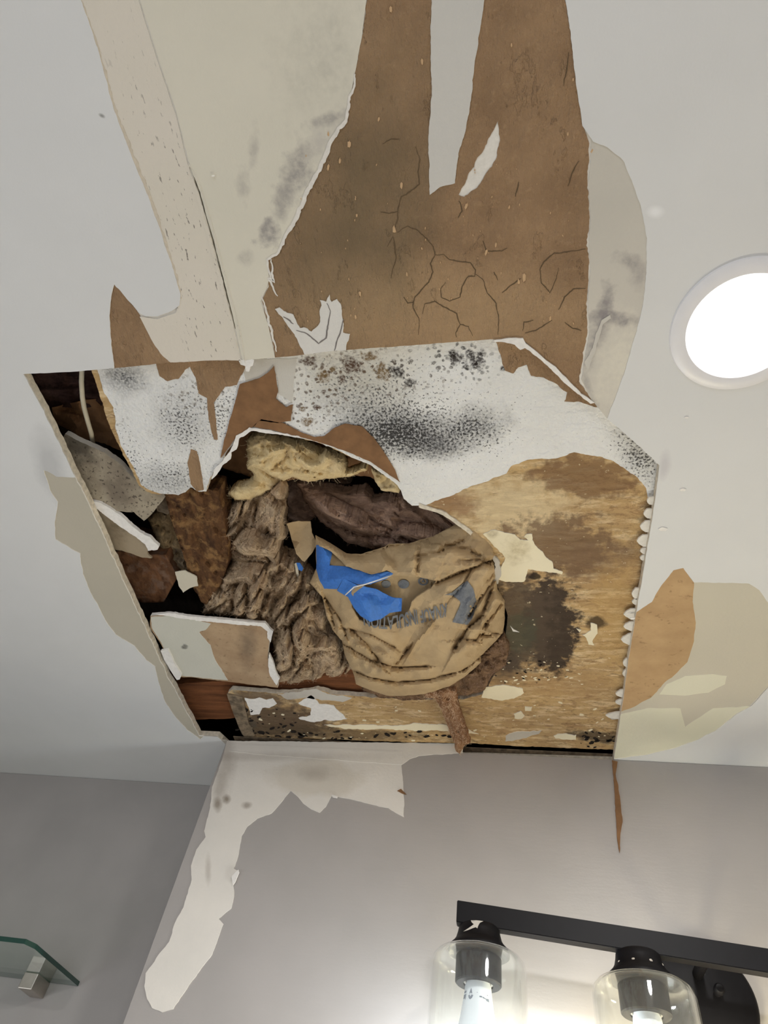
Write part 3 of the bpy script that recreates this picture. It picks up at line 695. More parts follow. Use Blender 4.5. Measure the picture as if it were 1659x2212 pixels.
part('compound_ridge', [(1262, 780), (1280, 752), (1288, 720), (1300, 692), (1318, 680), (1320, 688), (1303, 700), (1293, 735), (1286, 760), (1270, 800)], .0002, .0012, [M_greywhite], amp=2, step=5, seed=30)
part('primer_patch', [(90, 1010), (330, 1035), (470, 1610), (400, 1600), (340, 1500), (200, 1350), (110, 1180)], .0014, .0012, [M_beige_dim, M_skinedge], amp=.2, step=20, seed=31, label='dull beige primer patch', holes=[HOLE])
OCH = [(1355, 1330), (1380, 1318), (1408, 1298), (1430, 1260), (1455, 1231), (1476, 1226), (1499, 1258), (1496, 1300), (1503, 1345), (1499, 1385), (1485, 1430), (1460, 1456), (1436, 1474), (1405, 1508), (1372, 1525), (1342, 1537)]
part('primer_patch', [(1350, 1300), (1490, 1250), (1625, 1255), (1705, 1340), (1700, 1440), (1600, 1545), (1480, 1580), (1332, 1588)], .0014, .0012, [M_beige, M_skinedge], amp=.3, step=15, seed=33, label='beige primer patch', holes=[HOLE])
part('primer_patch', [(1332, 1545), (1400, 1530), (1470, 1530), (1480, 1570), (1540, 1530), (1620, 1525), (1600, 1560), (1500, 1610), (1400, 1640), (1310, 1645)], .0011, .0012, [M_lemon, M_skinedge], amp=1, step=9, seed=35, label='yellowed cream primer patch', holes=[HOLE])
part('primer_patch', [(1424, 1500), (1440, 1478), (1480, 1460), (1540, 1456), (1570, 1460), (1566, 1478), (1530, 1496), (1480, 1503)], .0011, .0012, [M_lemon, M_skinedge], amp=1, step=9, seed=36, label='pale oval of primer')
part('torn_paper', OCH, .0007, .0012, [M_ochre, M_skinedge], amp=1.3, step=6, seed=34, label='ochre torn paper patch', holes=[HOLE])
# loose bits along the cut edges
for k, (yy, xr, ln, hh) in enumerate([(1082, 1405, 8, 10), (1110, 1402, 12, 12), (1137, 1400, 18, 14), (1168, 1396, 20, 15), (1190, 1392, 9, 8), (1205, 1390, 8, 7), (1282, 1377, 12, 14), (1300, 1374, 9, 8), (1327, 1371, 24, 13), (1353, 1368, 21, 12), (1381, 1366, 25, 14), (1432, 1357, 12, 12), (1455, 1353, 8, 10), (1498, 1346, 16, 9), (1517, 1343, 14, 7), (1546, 1342, 34, 9)]):
    q = [(xr + 14, yy - hh * .9), (xr - ln * .35, yy - hh * .8), (xr - ln * .8, yy - hh * .35), (xr - ln, yy + hh * .05), (xr - ln * .8, yy + hh * .45), (xr - ln * .3, yy + hh * .85), (xr + 12, yy + hh * .9)]
    o = part('paper_tongue', q, .009, .003, [M_gyp], amp=1.2, step=4, seed=40 + k)
    if k == 0: o['label'] = 'white tongue of board paper hanging at the cut edge'
part('torn_edge_paper', [(1066, 737), (1100, 730), (1130, 731), (1136, 742), (1200, 794), (1256, 850), (1284, 870), (1276, 872), (1252, 854), (1226, 834), (1205, 812), (1160, 770), (1134, 752), (1124, 756), (1112, 744), (1090, 740)], -.0004, .006, [M_white], amp=1.4, step=5, seed=60, label='white torn paper lip along the slanted cut')
part('torn_edge_paper', [(515, 778), (548, 777), (546, 790), (540, 792), (538, 803), (532, 802), (530, 790), (520, 788)], .001, .002, [M_white], amp=1.5, step=4, seed=61)
part('torn_edge_paper', [(438, 1593), (490, 1600), (484, 1622), (462, 1616), (446, 1604)], .0001, .003, [M_greywhite], amp=1.5, step=5, seed=62, label='grey flap of paper by the wall corner')
# crumbs stuck under the right hand ceiling
for k, (x, y, a) in enumerate([(1432, 1143, 10), (1475, 1058, 7), (1483, 902, 5), (1366, 1336, 6), (460, 380, 4)]):
    part('paint_crumb', [(x - a, y), (x - a * .2, y - a * .35), (x + a, y - 1), (x + a * .6, y + a * .4), (x - a * .5, y + a * .4)], -.0015, .0015, [M_white], amp=.6, step=3, seed=70 + k)

# back wall: peeled patch, torn sliver on the right
WP = [(490, 1600), (480, 1640), (458, 1700), (454, 1745), (441, 1795), (444, 1808), (424, 1835), (412, 1870), (414, 1900), (396, 1960), (376, 1995), (366, 2035), (344, 2060), (330, 2082), (314, 2102), (312, 2130), (318, 2158), (328, 2178), (350, 2186), (374, 2180), (400, 2140), (430, 2098), (458, 2062), (470, 2030), (482, 1996), (472, 1984), (500, 1962), (506, 1930), (503, 1905), (516, 1882), (505, 1876), (514, 1850), (522, 1805), (535, 1785), (556, 1768), (586, 1757), (600, 1742), (628, 1708), (644, 1722), (655, 1735), (672, 1748), (690, 1755), (703, 1742), (716, 1720), (748, 1724), (800, 1736), (838, 1746), (872, 1765), (873, 1720), (867, 1652), (885, 1640), (905, 1632), (1000, 1626), (1000, 1606)]
wp = sheet('primer_patch', jag(WP, 1.3, 6, 80), YB - .0012, .0014, [M_wpatch, M_skinedge], wall_back, space='wall'); wp['label'] = 'pale peeled patch running down the wall corner'
o = sheet('torn_paper', jag([(492, 1606), (870, 1624), (868, 1652), (700, 1640), (560, 1630), (494, 1622)], 1, 7, 81), YB - .0018, .0012, [M_wpatch, M_skinedge], wall_back, space='wall')
o = sheet('torn_paper', jag([(1322, 1642), (1334, 1645), (1330, 1672), (1336, 1700), (1342, 1745), (1344, 1775), (1340, 1800), (1339, 1842), (1334, 1820), (1330, 1760), (1326, 1690)], 1.2, 5, 82), YB - .003, .003, [M_flap], wall_back, space='wall'); o['label'] = 'brown torn sliver down the wall'
sheet('paint_flake', jag([(858, 1708), (866, 1704), (878, 1716), (870, 1714)], .6, 4, 83), YB - .003, .002, [M_flap], wall_back, space='wall')
sheet('paint_flake', jag([(500, 1893), (515, 1878), (517, 1884), (508, 1905), (503, 1912)], .6, 4, 84), YB - .006, .003, [M_white], wall_back, space='wall')
sheet('paint_flake', jag([(716, 1716), (730, 1720), (728, 1724), (718, 1722)], .6, 4, 85), YB - .004, .002, [M_white], wall_back, space='wall')

# ------------------------------------------------------------------ joist space above
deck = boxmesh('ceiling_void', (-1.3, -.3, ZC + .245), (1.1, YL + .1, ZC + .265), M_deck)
tag(deck, 'boards coloured near black for the unlit void, closing the joist space high above the hole', 'floorboards')
for k, (lo, hi) in enumerate([((-1.3, -.3, ZC + .0165), (-1.28, YL + .1, ZC + .245)), ((1.08, -.3, ZC + .0165), (1.1, YL + .1, ZC + .245)), ((-1.28, -.3, ZC + .0165), (1.08, -.28, ZC + .245)), ((-1.28, YL + .08, ZC + .0165), (1.08, YL + .1, ZC + .245))]):
    boxmesh('void_side_block', lo, hi, M_deck, deck)  # unseen sides added to keep light out of the cavity

# the older board
HB_IN = [(925, 1092), (960, 1106), (1010, 1141), (1050, 1177), (1066, 1198), (1078, 1232), (1074, 1262), (1084, 1292), (1096, 1330), (1092, 1385), (1088, 1430), (1064, 1462), (1050, 1498), (1000, 1510), (900, 1512), (780, 1504), (720, 1500), (685, 1490), (660, 1496), (600, 1498), (560, 1495), (500, 1490)]
CORE = jag([(500, 1490), (492, 1498), (500, 1530), (512, 1560), (522, 1586), (530, 1594)], 1.2, 6, 90, False) + jag([(530, 1594), (700, 1597), (850, 1602), (1000, 1605), (1150, 1613), (1335, 1620)], 1.6, 6, 91, False)[1:] \
    + [(1400, 1620), (1400, 1500), (1440, 1200), (1480, 1000), (1380, 900), (1180, 700), (600, 730), (180, 765)] \
    + jag([(198, 800), (214, 850), (231, 905), (252, 955), (278, 1005), (300, 1050), (318, 1062), (345, 1068), (368, 1066), (385, 1068), (400, 1062), (412, 1052), (430, 1062), (446, 1062), (455, 1030), (468, 1008), (480, 1000), (490, 975), (508, 955), (520, 938), (545, 926), (580, 929), (640, 944), (700, 960), (760, 988), (800, 1004), (850, 1040), (866, 1058), (872, 1078), (890, 1092), (925, 1092)], 1.8, 5, 92, False) + jag(HB_IN[1:-1], 2.0, 6, 93, False)
old = thing('old_plasterboard', 'older mouldy white and ochre board showing above the cut opening', 'board', tuple(P(1000, 1000, ZU)))
sheet('board_core', CORE, ZU, .012, [M_core, M_cut], old)
wl = jag([(214, 812), (226, 850), (246, 880), (250, 925), (262, 965), (288, 1010), (306, 1048), (330, 1062), (345, 1066), (368, 1068), (385, 1069), (400, 1062), (412, 1052), (430, 1062), (446, 1062), (455, 1030), (468, 1008), (478, 1000), (490, 975), (508, 955), (520, 938), (545, 926), (580, 929), (640, 944), (700, 960), (760, 988), (800, 1004), (850, 1040), (866, 1058), (872, 1078), (890, 1093), (920, 1091)], 1.8, 5, 94, False)
wr = jag([(920, 1091), (940, 1082), (975, 1070), (1020, 1050), (1060, 1035), (1093, 1022), (1100, 1010), (1130, 995), (1175, 990), (1205, 990), (1240, 978), (1275, 985), (1320, 994), (1345, 1010), (1375, 1030), (1395, 1055), (1402, 1085)], 2.6, 5, 95, False)[1:]
sheet('paint_face', wl + wr + [(1450, 1080), (1480, 1000), (1380, 900), (1180, 705), (600, 735), (200, 770)], ZU - .0014, .0016, [M_mould, M_skinedge], old)['label'] = 'white painted face spotted with dark mould'
def op(name, px, dz, th, mats, amp=2, step=5, seed=1, label=None, parent=old, **k):
    o = sheet(name, jag(px, amp, step, seed), ZU + dz, th, mats, parent, **k)
    if label: o['label'] = label
    return o
op('bare_paper', [(1066, 730), (1075, 750), (1085, 780), (1092, 800), (1110, 808), (1120, 795), (1137, 788), (1147, 812), (1175, 815), (1205, 832), (1226, 848), (1219, 868), (1250, 868), (1290, 880), (1260, 820), (1180, 730)], -.0022, .0008, [M_brown], seed=96, label='brown patch where the white face has peeled')
op('bare_paper', [(335, 780), (345, 812), (362, 824), (385, 818), (400, 800), (410, 792), (422, 815), (428, 850), (446, 860), (452, 905), (462, 950), (470, 950), (466, 905), (462, 870), (486, 836), (512, 832), (540, 775)], -.0022, .0008, [M_brown], seed=97)
op('bare_paper', [(405, 1000), (412, 970), (425, 975), (433, 1010), (440, 1058), (425, 1062), (412, 1045)], -.0022, .0008, [M_brown], amp=1.2, seed=98)
op('bare_paper', [(520, 775), (532, 828), (560, 818), (580, 800), (600, 815), (602, 850), (630, 870), (640, 775)], -.0020, .0008, [M_greywhite], seed=99)
# kraft flaps torn open round the ragged hole
op('torn_flap', [(518, 830), (560, 818), (582, 802), (592, 790), (600, 846), (596, 862), (618, 880), (632, 874), (628, 910), (600, 914), (560, 908), (548, 922), (515, 938), (484, 980), (476, 990), (486, 945), (500, 895)], -.0042, .0012, [M_flap], amp=1.2, seed=100, label='brown torn flap left of the yellow wool')
op('torn_flap', [(545, 922), (565, 905), (610, 914), (650, 934), (680, 945), (700, 942), (720, 926), (745, 915), (782, 922), (806, 944), (828, 975), (850, 1010), (864, 1042), (850, 1032), (800, 998), (755, 978), (700, 958), (640, 942), (590, 930)], -.0042, .0012, [M_flap], amp=1.2, seed=101, label='brown torn flap along the top of the ragged hole')
op('torn_rim', [(456, 1036), (464, 1012), (480, 998), (504, 963), (510, 942), (524, 936), (538, 925), (560, 928), (600, 934), (640, 942), (640, 945), (600, 938), (560, 932), (542, 930), (530, 940), (516, 948), (510, 970), (500, 978), (498, 992), (480, 1006), (464, 1030)], -.0056, .003, [M_white], amp=2.4, seed=102, label='white torn rim of the ragged hole')
op('torn_rim', [(640, 942), (700, 958), (755, 978), (800, 998), (846, 1030), (862, 1045), (859, 1047), (840, 1030), (798, 1000), (752, 980), (700, 960), (640, 944)], -.0056, .003, [M_white], amp=2.0, seed=103)
op('torn_rim', [(905, 1088), (960, 1106), (1010, 1141), (1050, 1177), (1066, 1198), (1060, 1200), (1044, 1180), (1004, 1146), (956, 1112), (905, 1096)], -.003, .004, [M_cut], amp=1.2, seed=104)
op('torn_rim', [(1064, 1198), (1080, 1215), (1084, 1240), (1076, 1262), (1066, 1262), (1062, 1240), (1070, 1225)], -.005, .008, [M_greywhite], amp=3, step=4, seed=105)
# cream flakes left on the ochre core
for k, (q, mt) in enumerate([
    ([(1044, 1155), (1060, 1146), (1082, 1148), (1112, 1155), (1124, 1166), (1150, 1168), (1162, 1185), (1172, 1192), (1180, 1205), (1194, 1214), (1196, 1228), (1216, 1236), (1214, 1240), (1185, 1236), (1160, 1232), (1142, 1230), (1132, 1256), (1108, 1258), (1072, 1253), (1082, 1225), (1092, 1205), (1068, 1180)], M_cream),
    ([(1132, 1160), (1138, 1152), (1150, 1154), (1150, 1166), (1140, 1168)], M_cream),
    ([(1276, 1345), (1290, 1350), (1290, 1368), (1280, 1385), (1284, 1394), (1272, 1392), (1266, 1378), (1258, 1372), (1276, 1362)], M_cream),
    ([(1245, 1358), (1256, 1361), (1252, 1366)], M_cream),
    ([(1045, 1484), (1090, 1480), (1128, 1488), (1132, 1498), (1110, 1508), (1085, 1514), (1040, 1506)], M_cream),
    ([(1110, 1542), (1125, 1536), (1133, 1546), (1128, 1552), (1112, 1552)], M_cream), ([(1134, 1527), (1150, 1528), (1148, 1536), (1134, 1536)], M_cream),
    ([(860, 1568), (900, 1562), (960, 1566), (1000, 1572), (1034, 1586), (1000, 1584), (960, 1578), (900, 1578), (858, 1576), (800, 1576), (720, 1572), (700, 1566), (800, 1566)], M_cream),
    ([(1092, 1590), (1110, 1582), (1145, 1580), (1170, 1578), (1165, 1586), (1140, 1592), (1110, 1600), (1092, 1602)], M_greywhite),
    ([(1196, 1590), (1210, 1585), (1245, 1588), (1244, 1598), (1200, 1596)], M_cream),
    ([(1308, 1546), (1322, 1540), (1345, 1538), (1345, 1552), (1322, 1554)], M_greywhite),
    ([(528, 1508), (545, 1510), (560, 1508), (575, 1512), (590, 1508), (598, 1520), (582, 1530), (568, 1530), (560, 1544), (542, 1544), (534, 1525)], M_white),
    ([(645, 1520), (660, 1510), (672, 1502), (690, 1520), (720, 1525), (738, 1540), (750, 1555), (700, 1556), (675, 1560), (645, 1552), (670, 1545), (672, 1530)], M_white),
    ([(600, 1500), (640, 1496), (682, 1488), (710, 1500), (760, 1508), (740, 1516), (700, 1512), (660, 1508), (620, 1512)], M_greywhite),
    ([(1102, 1352), (1110, 1360), (1122, 1366), (1108, 1364)], M_white)]):
    op('paint_flake', q, -.0012, .0014, [mt, M_skinedge], amp=2.2 if k not in (3, 14) else .4, step=4, seed=110 + k, label='cream flake of old paint' if k == 0 else None)
# crumbs of paint and specks of black mould on the strip
DZU = ZU - ZC - .0008
rc = random.Random(5)
M_blackm = plain('black_mould', C(40, 34, 30, 210), .95, spec=.1)
chips('paint_flecks', [(rc.uniform(540, 1320), rc.uniform(1515, 1600), rc.uniform(1.5, 7)) for _ in range(45)] + [(rc.uniform(1060, 1260), rc.uniform(1430, 1480), rc.uniform(1.5, 6)) for _ in range(34)], DZU, M_cream, old, 21, (-.5, .5))
chips('mould_specks', [(rc.gauss(1290, 28), rc.gauss(1592, 8), rc.uniform(2, 8)) for _ in range(26)] + [(rc.uniform(1050, 1190), rc.uniform(1425, 1480), rc.uniform(1.5, 5)) for _ in range(22)] + [(rc.uniform(540, 1000), rc.uniform(1580, 1597), rc.uniform(3, 9)) for _ in range(40)] + [(rc.uniform(500, 640), rc.uniform(1530, 1590), rc.uniform(2, 7)) for _ in range(30)], DZU - .0006, M_blackm, old, 22, (-.6, .6))
# end batten of the strip, lower left
op('end_batten', [(490, 1500), (524, 1506), (536, 1560), (550, 1590), (526, 1590), (512, 1562), (500, 1530)], -.003, .004, [M_dust], amp=1.2, seed=130, label='dirty end strip of the board')
# wall plate gap: thin dark ledge above the wall
plate = boxmesh('wall_plate', (XE + .01, YB + .006, ZC + .0165), (.42, YB + .12, ZC + .0185), M_dust)
tag(plate, 'stained timber plate on top of the wall behind the hole', 'timber')

# joists
def joist(name, px, z, th, mat, label, cat='joist', amp=1, dens=None, relief=None, mats=None):
    zz = z if relief is None else (lambda x, y: z + relief(x, y))
    o = sheet(name, jag(px, amp, 8, len(label)), zz, th, mats or [mat], None, dens=dens, smooth=bool(relief))
    return tag(o, label, cat)
joist('ceiling_joist', [(330, 1480), (400, 1476), (500, 1470), (640, 1455), (820, 1430), (840, 1512), (640, 1520), (500, 1552), (380, 1556)], ZU + .02, .17, M_joist, 'orange brown joist seen below the loose board piece, bottom left of the hole')
joist('ceiling_joist', [(70, 790), (240, 780), (262, 800), (262, 870), (180, 882), (110, 878), (70, 880)], ZU + .075, .12, M_joist_dark, 'dark purple brown joist in the top left corner of the hole', dens=9, relief=wool(3, 30, .006, 0, 4))
joist('timber_stud', [(352, 1058), (400, 1048), (470, 1062), (482, 1110), (492, 1180), (492, 1215), (478, 1262), (458, 1290), (446, 1306), (434, 1300), (414, 1262), (392, 1190), (372, 1130)], ZU + .016, .05, M_rot, 'rotten dark brown stud slanting between the loose boards and the brown wool', 'timber', 2, 6, wool(9, 22, .006, 60, 2))
joist('wood_block', [(238, 1196), (262, 1188), (311, 1198), (358, 1198), (372, 1222), (384, 1243), (366, 1278), (354, 1300), (311, 1303), (289, 1292), (266, 1250)], ZU + .03, .08, M_block, 'rust brown wood block against the left edge of the hole', 'timber', 1.5, 8, wool(12, 40, .006, 60, 2))

# ------------------------------------------------------------------ insulation
def soft(name, px, z, bulge, wid, th, mat, label, rel, cat='insulation', dens=5, amp=3, parent=None):
    out = jag(px, amp, 5, len(label)); pf = pillow(out, wid)
    zz = z if callable(z) else (lambda x, y: z)
    f = lambda x, y: zz(x, y) - pf(x, y) * (bulge - rel(x, y))
    o = sheet(name, out, f, th, [mat], parent, dens=dens, smooth=True)
    return tag(o, label, cat) if parent is None else o
soft('glass_wool', [(531, 950), (550, 940), (573, 936), (595, 950), (631, 953), (651, 955), (690, 975), (717, 975), (742, 992), (749, 1011), (748, 1022), (789, 1008), (792, 1014), (767, 1028), (745, 1033), (706, 1033), (676, 1041), (651, 1039), (631, 1030), (606, 1041), (590, 1055), (562, 1072), (537, 1080), (506, 1083), (495, 1066), (507, 1050), (534, 1047), (548, 1025), (534, 1014), (534, 978)],
     ZU + .05, .026, 24, .02, M_wooly, 'tuft of yellow glass wool in the upper part of the ragged hole', wool(1, 34, .010, 20, 1.6), dens=4)
soft('mineral_wool', [(500, 1088), (540, 1076), (585, 1052), (607, 1042), (616, 1080), (612, 1130), (620, 1160), (602, 1172), (606, 1200), (650, 1215), (682, 1270), (702, 1310), (716, 1350), (737, 1390), (766, 1440), (748, 1462), (700, 1466), (650, 1477), (620, 1482), (600, 1478), (592, 1440), (588, 1390), (580, 1352), (560, 1348), (520, 1336), (470, 1326), (436, 1326), (446, 1282), (478, 1246), (500, 1214), (488, 1196), (468, 1188), (478, 1150), (488, 1110)],
     lambda x, y: ZU + float(np.interp(y, [1050, 1300, 1480], [.075, .05, .030])), .045, 42, .03, M_wool, 'lumpy mass of brown mineral wool left of the paper bag', wool(5, 58, .036, 118, 1.35), dens=3.6, amp=5)
soft('insulation_batt', [(640, 1040), (700, 1056), (740, 1066), (786, 1062), (806, 1084), (872, 1078), (925, 1098), (1010, 1125), (1060, 1175), (1050, 1200), (1000, 1190), (920, 1186), (880, 1195), (839, 1188), (806, 1188), (751, 1172), (706, 1138), (676, 1105), (655, 1075)],
     lambda x, y: ZU + float(np.interp(x, [640, 1000], [.115, .055])), .030, 34, .03, M_wooldark, 'dusky pink brown insulation batt behind the mouth of the paper bag', wool(8, 60, .026, 25, 3), dens=4)
soft('insulation_batt', [(590, 1035), (640, 1025), (700, 1035), (760, 1040), (740, 1080), (690, 1110), (660, 1130), (620, 1125), (600, 1080)], ZU + .15, .02, 30, .03, M_wooldark, 'darker batt deep in the hole under the yellow tuft', wool(18, 40, .012, 70, 3), dens=6)
tailo = soft('mineral_wool', [(914, 1500), (930, 1488), (985, 1490), (990, 1520), (994, 1539), (1008, 1579), (1017, 1604), (1003, 1614), (994, 1628), (985, 1622), (980, 1606), (968, 1571), (953, 1532), (940, 1512)],
     lambda x, y: ZC + float(np.interp(y, [1490, 1620], [-.004, -.014])), .012, 16, .014, M_tail, 'thin brown strand of wool hanging down below the paper bag', wool(13, 22, .006, 75, 3), dens=3.5)
soft('mineral_wool', [(780, 1488), (800, 1470), (900, 1480), (990, 1466), (1030, 1430), (1060, 1396), (1088, 1370), (1102, 1392), (1094, 1436), (1062, 1462), (1046, 1494), (1010, 1502), (960, 1506), (900, 1512), (820, 1508)],
     ZC + .012, .010, 20, .012, M_wool2, 'frayed brown wool squeezed out under the right side of the paper bag', wool(14, 26, .010, 30, 2.4), dens=5)
def fibres(owner, mat, count, length, seed, lift=.0015, wdt=.00025):
    """loose hair-thin fibres standing off a soft piece, as one uncountable tangle"""
    r = random.Random(seed); me = owner.data; n = len(me.vertices) // 2
    V = []; F = []
    for _ in range(count):
        p = me.vertices[r.randrange(n)].co.copy() + Vector((r.uniform(-.002, .002), r.uniform(-.002, .002), -.0004))
        d = Vector((r.uniform(-1, 1), r.uniform(-1, 1), r.uniform(-.55, .1))).normalized(); L = length * r.uniform(.4, 1.3)
        cv = Vector((r.uniform(-1, 1), r.uniform(-1, 1), r.uniform(-.5, .5))) * .8
        b = len(V); k = 4
        for i in range(k + 1):
            q = p + d * (L * i / k) + cv * (L * (i / k) ** 2 * .6) + Vector((0, 0, -lift * math.sin(math.pi * i / k)))
            s_ = d.cross(Vector((0, 0, 1))).normalized() * wdt * (1 - .6 * i / k)
            V += [tuple(q - s_), tuple(q + s_)]
        for i in range(k): F.append((b + 2 * i, b + 2 * i + 1, b + 2 * i + 3, b + 2 * i + 2))
    m2 = bpy.data.meshes.new('loose_fibres'); m2.from_pydata(V, [], F); m2.update()
    return tag(link('loose_fibres', m2, mat, owner), kind='stuff')
M_fib = plain('brown_fibre', C(206, 176, 142), 1, spec=.05); M_fiby = plain('cream_fibre', (.86, .70, .45, 1), 1, spec=.05); M_fibd = plain('dark_fibre', C(150, 120, 102), 1, spec=.05)
for o in list(col.objects):
    if o.parent is None and o.type == 'MESH' and o.get('category') == 'insulation':
        yel = o.name.startswith('glass_wool'); dk = o.name.startswith('insulation_batt') or 'frayed' in o['label']
        big = len(o.data.vertices) > 6000
        fibres(o, M_fiby if yel and 'dirty' not in o['label'] else (M_fibd if dk else M_fib), 3800 if big else 900, .008, len(o.data.vertices))
# kraft facing seen above the yellow wool
fac = sheet('kraft_facing', jag([(462, 1000), (500, 905), (560, 900), (700, 930), (830, 985), (880, 1060), (850, 1062), (800, 1030), (760, 1026), (700, 1032), (590, 1040), (545, 1032), (490, 1015)], 2, 6, 150), lambda x, y: ZU + .085 + .012 * noise.noise(Vector((x / 60, y / 60, 2))), .003, [M_flap], dens=10, smooth=True)
tag(fac, 'brown kraft facing sheet behind the yellow glass wool', 'insulation')
scr = soft('glass_wool', [(802, 1012), (820, 1018), (850, 1032), (864, 1048), (862, 1064), (845, 1062), (824, 1058), (812, 1040)], ZU + .05, .012, 12, .012, M_wooly, 'small yellow brown wool scrap at the right corner under the torn flap', wool(15, 24, .008, 20, 2), dens=4)
soft('glass_wool', [(318, 1120), (345, 1098), (378, 1110), (400, 1150), (420, 1200), (418, 1240), (396, 1250), (372, 1226), (352, 1205), (335, 1160)], ZU + .07, .02, 20, .02, fibre('dirty_wool', C(160, 132, 90), C(104, 86, 62), C(96, 92, 90)), 'dirty tan wool between the wood block and the rotten stud', wool(16, 30, .010, 50, 2), dens=5)

# crumpled kraft packing in the top left corner
cr_ = crumple(90, 850, 320, 1000, 26, .012, 4)
o = sheet('kraft_paper_scrap', jag([(112, 880), (180, 864), (250, 860), (262, 900), (280, 960), (262, 975), (225, 958), (180, 948), (150, 928), (118, 915)], 2, 6, 151), lambda x, y: ZU + .075 + cr_(x, y), .002, [M_flap], dens=6)
tag(o, 'crumpled brown paper behind the white cable', 'paper')
# electrical cable
cab = [P(178, 775, ZU + .03), P(177, 800, ZU + .028), P(176, 825, ZU + .026), P(178, 858, ZU + .026), P(182, 882, ZU + .028), P(190, 912, ZU + .032), P(197, 935, ZU + .038), P(201, 958, ZU + .05), P(204, 972, ZU + .07)]
tag(tube('electrical_cable', cab, .0042, M_cable), 'white flat cable hanging in the top left corner of the hole', 'cable')

# ------------------------------------------------------------------ loose board fragments
def tilt(z0, gx, gy, x0, y0): return lambda x, y: z0 + gx * (x - x0) + gy * (y - y0)
def frag(name, px, z, th, mats, label, cat='board', amp=1.6, seed=1, dens=9):
    return tag(sheet(name, jag(px, amp, 5, seed), z, th, mats, None, dens=dens), label, cat)
frag('board_fragment', [(140, 938), (170, 952), (202, 967), (229, 980), (248, 994), (274, 1017), (307, 1050), (343, 1064), (354, 1077), (340, 1096), (326, 1113), (311, 1125), (289, 1106), (268, 1107), (224, 1099), (190, 1076), (156, 1026), (130, 968)], tilt(ZU + .012, .00004, -.00012, 240, 1020), .012, [M_frag, M_greywhite], 'grey mouldy board piece wedged in the upper left of the hole', seed=160)
s_ = thing('board_shard', 'pointed board shard with a white broken edge by the left cut', 'board', tuple(P(260, 1150, ZU)))
sheet('face', jag([(194, 1088), (217, 1089), (260, 1114), (307, 1158), (322, 1176), (318, 1194), (328, 1206), (307, 1204), (268, 1191), (236, 1186), (217, 1148)], 1.2, 5, 161), ZU + .006, .004, [M_shard], s_)
sheet('broken_edge', jag([(190, 1080), (217, 1087), (260, 1112), (300, 1148), (322, 1160), (343, 1179), (340, 1187), (320, 1190), (314, 1176), (290, 1160), (250, 1131), (205, 1096)], 1.6, 4, 162), ZU - .002, .007, [M_white], s_)['label'] = 'white broken edge'
lp = thing('loose_board_piece', 'loose board piece, half white half tan, lying across the lower left of the hole', 'board', tuple(P(460, 1400, ZC + .012)))
LPz = tilt(ZC + .012, 0.00001, -.00002, 460, 1400)
sheet('tan_face', jag([(325, 1331), (365, 1328), (427, 1337), (481, 1341), (571, 1348), (586, 1367), (582, 1385), (578, 1422), (597, 1465), (600, 1486), (542, 1479), (495, 1473), (434, 1466), (391, 1462), (369, 1429), (344, 1385), (324, 1357)], 1.2, 5, 163), LPz, .010, [M_tan, M_gyp], lp, dens=14)
sheet('painted_face', jag([(326, 1334), (365, 1330), (427, 1341), (455, 1348), (444, 1360), (430, 1366), (440, 1378), (454, 1394), (466, 1428), (492, 1470), (434, 1464), (393, 1460), (370, 1429), (346, 1385), (328, 1357)], 1.2, 5, 164), lambda x, y: LPz(x, y) - .0012, .0012, [M_chip, M_skinedge], lp, dens=14)['label'] = 'grey white painted half'
sheet('broken_edge', jag([(327, 1327), (365, 1324), (430, 1333), (500, 1340), (572, 1346), (590, 1364), (584, 1388), (578, 1378), (578, 1364), (566, 1354), (480, 1346), (420, 1340), (366, 1332)], 1.8, 4, 165), lambda x, y: LPz(x, y) - .003, .005, [M_white], lp, dens=14)['label'] = 'white broken edge'
sheet('broken_edge', jag([(582, 1412), (590, 1430), (598, 1455), (603, 1466), (598, 1480), (584, 1460), (578, 1436)], 1.8, 4, 166), lambda x, y: LPz(x, y) - .003, .005, [M_white], lp, dens=14)
frag('plaster_strip', [(347, 1406), (362, 1404), (376, 1432), (392, 1458), (388, 1468), (382, 1469), (365, 1443), (354, 1424)], ZC + .004, .006, [M_white], 'narrow white plaster strip beside the left cut edge', amp=.8, seed=167, dens=None)
frag('paper_curl', [(378, 1236), (400, 1232), (424, 1246), (428, 1266), (410, 1270), (396, 1280), (386, 1266)], ZU + .012, .002, [M_beige], 'small curled cream paper scrap under the rotten stud', 'paper', seed=168, dens=None)
frag('paper_curl', [(398, 1568), (408, 1556), (412, 1570), (414, 1578), (405, 1582)], ZC + .006, .002, [M_white], 'tiny white paper curl in the bottom left corner of the hole', 'paper', seed=169, dens=None, amp=.8)
frag('board_fragment', [(330, 1068), (352, 1062), (372, 1072), (380, 1098), (362, 1112), (340, 1104)], ZU + .05, .01, [M_dust], 'small dark chip between the mouldy piece and the rotten stud', seed=170, dens=None)

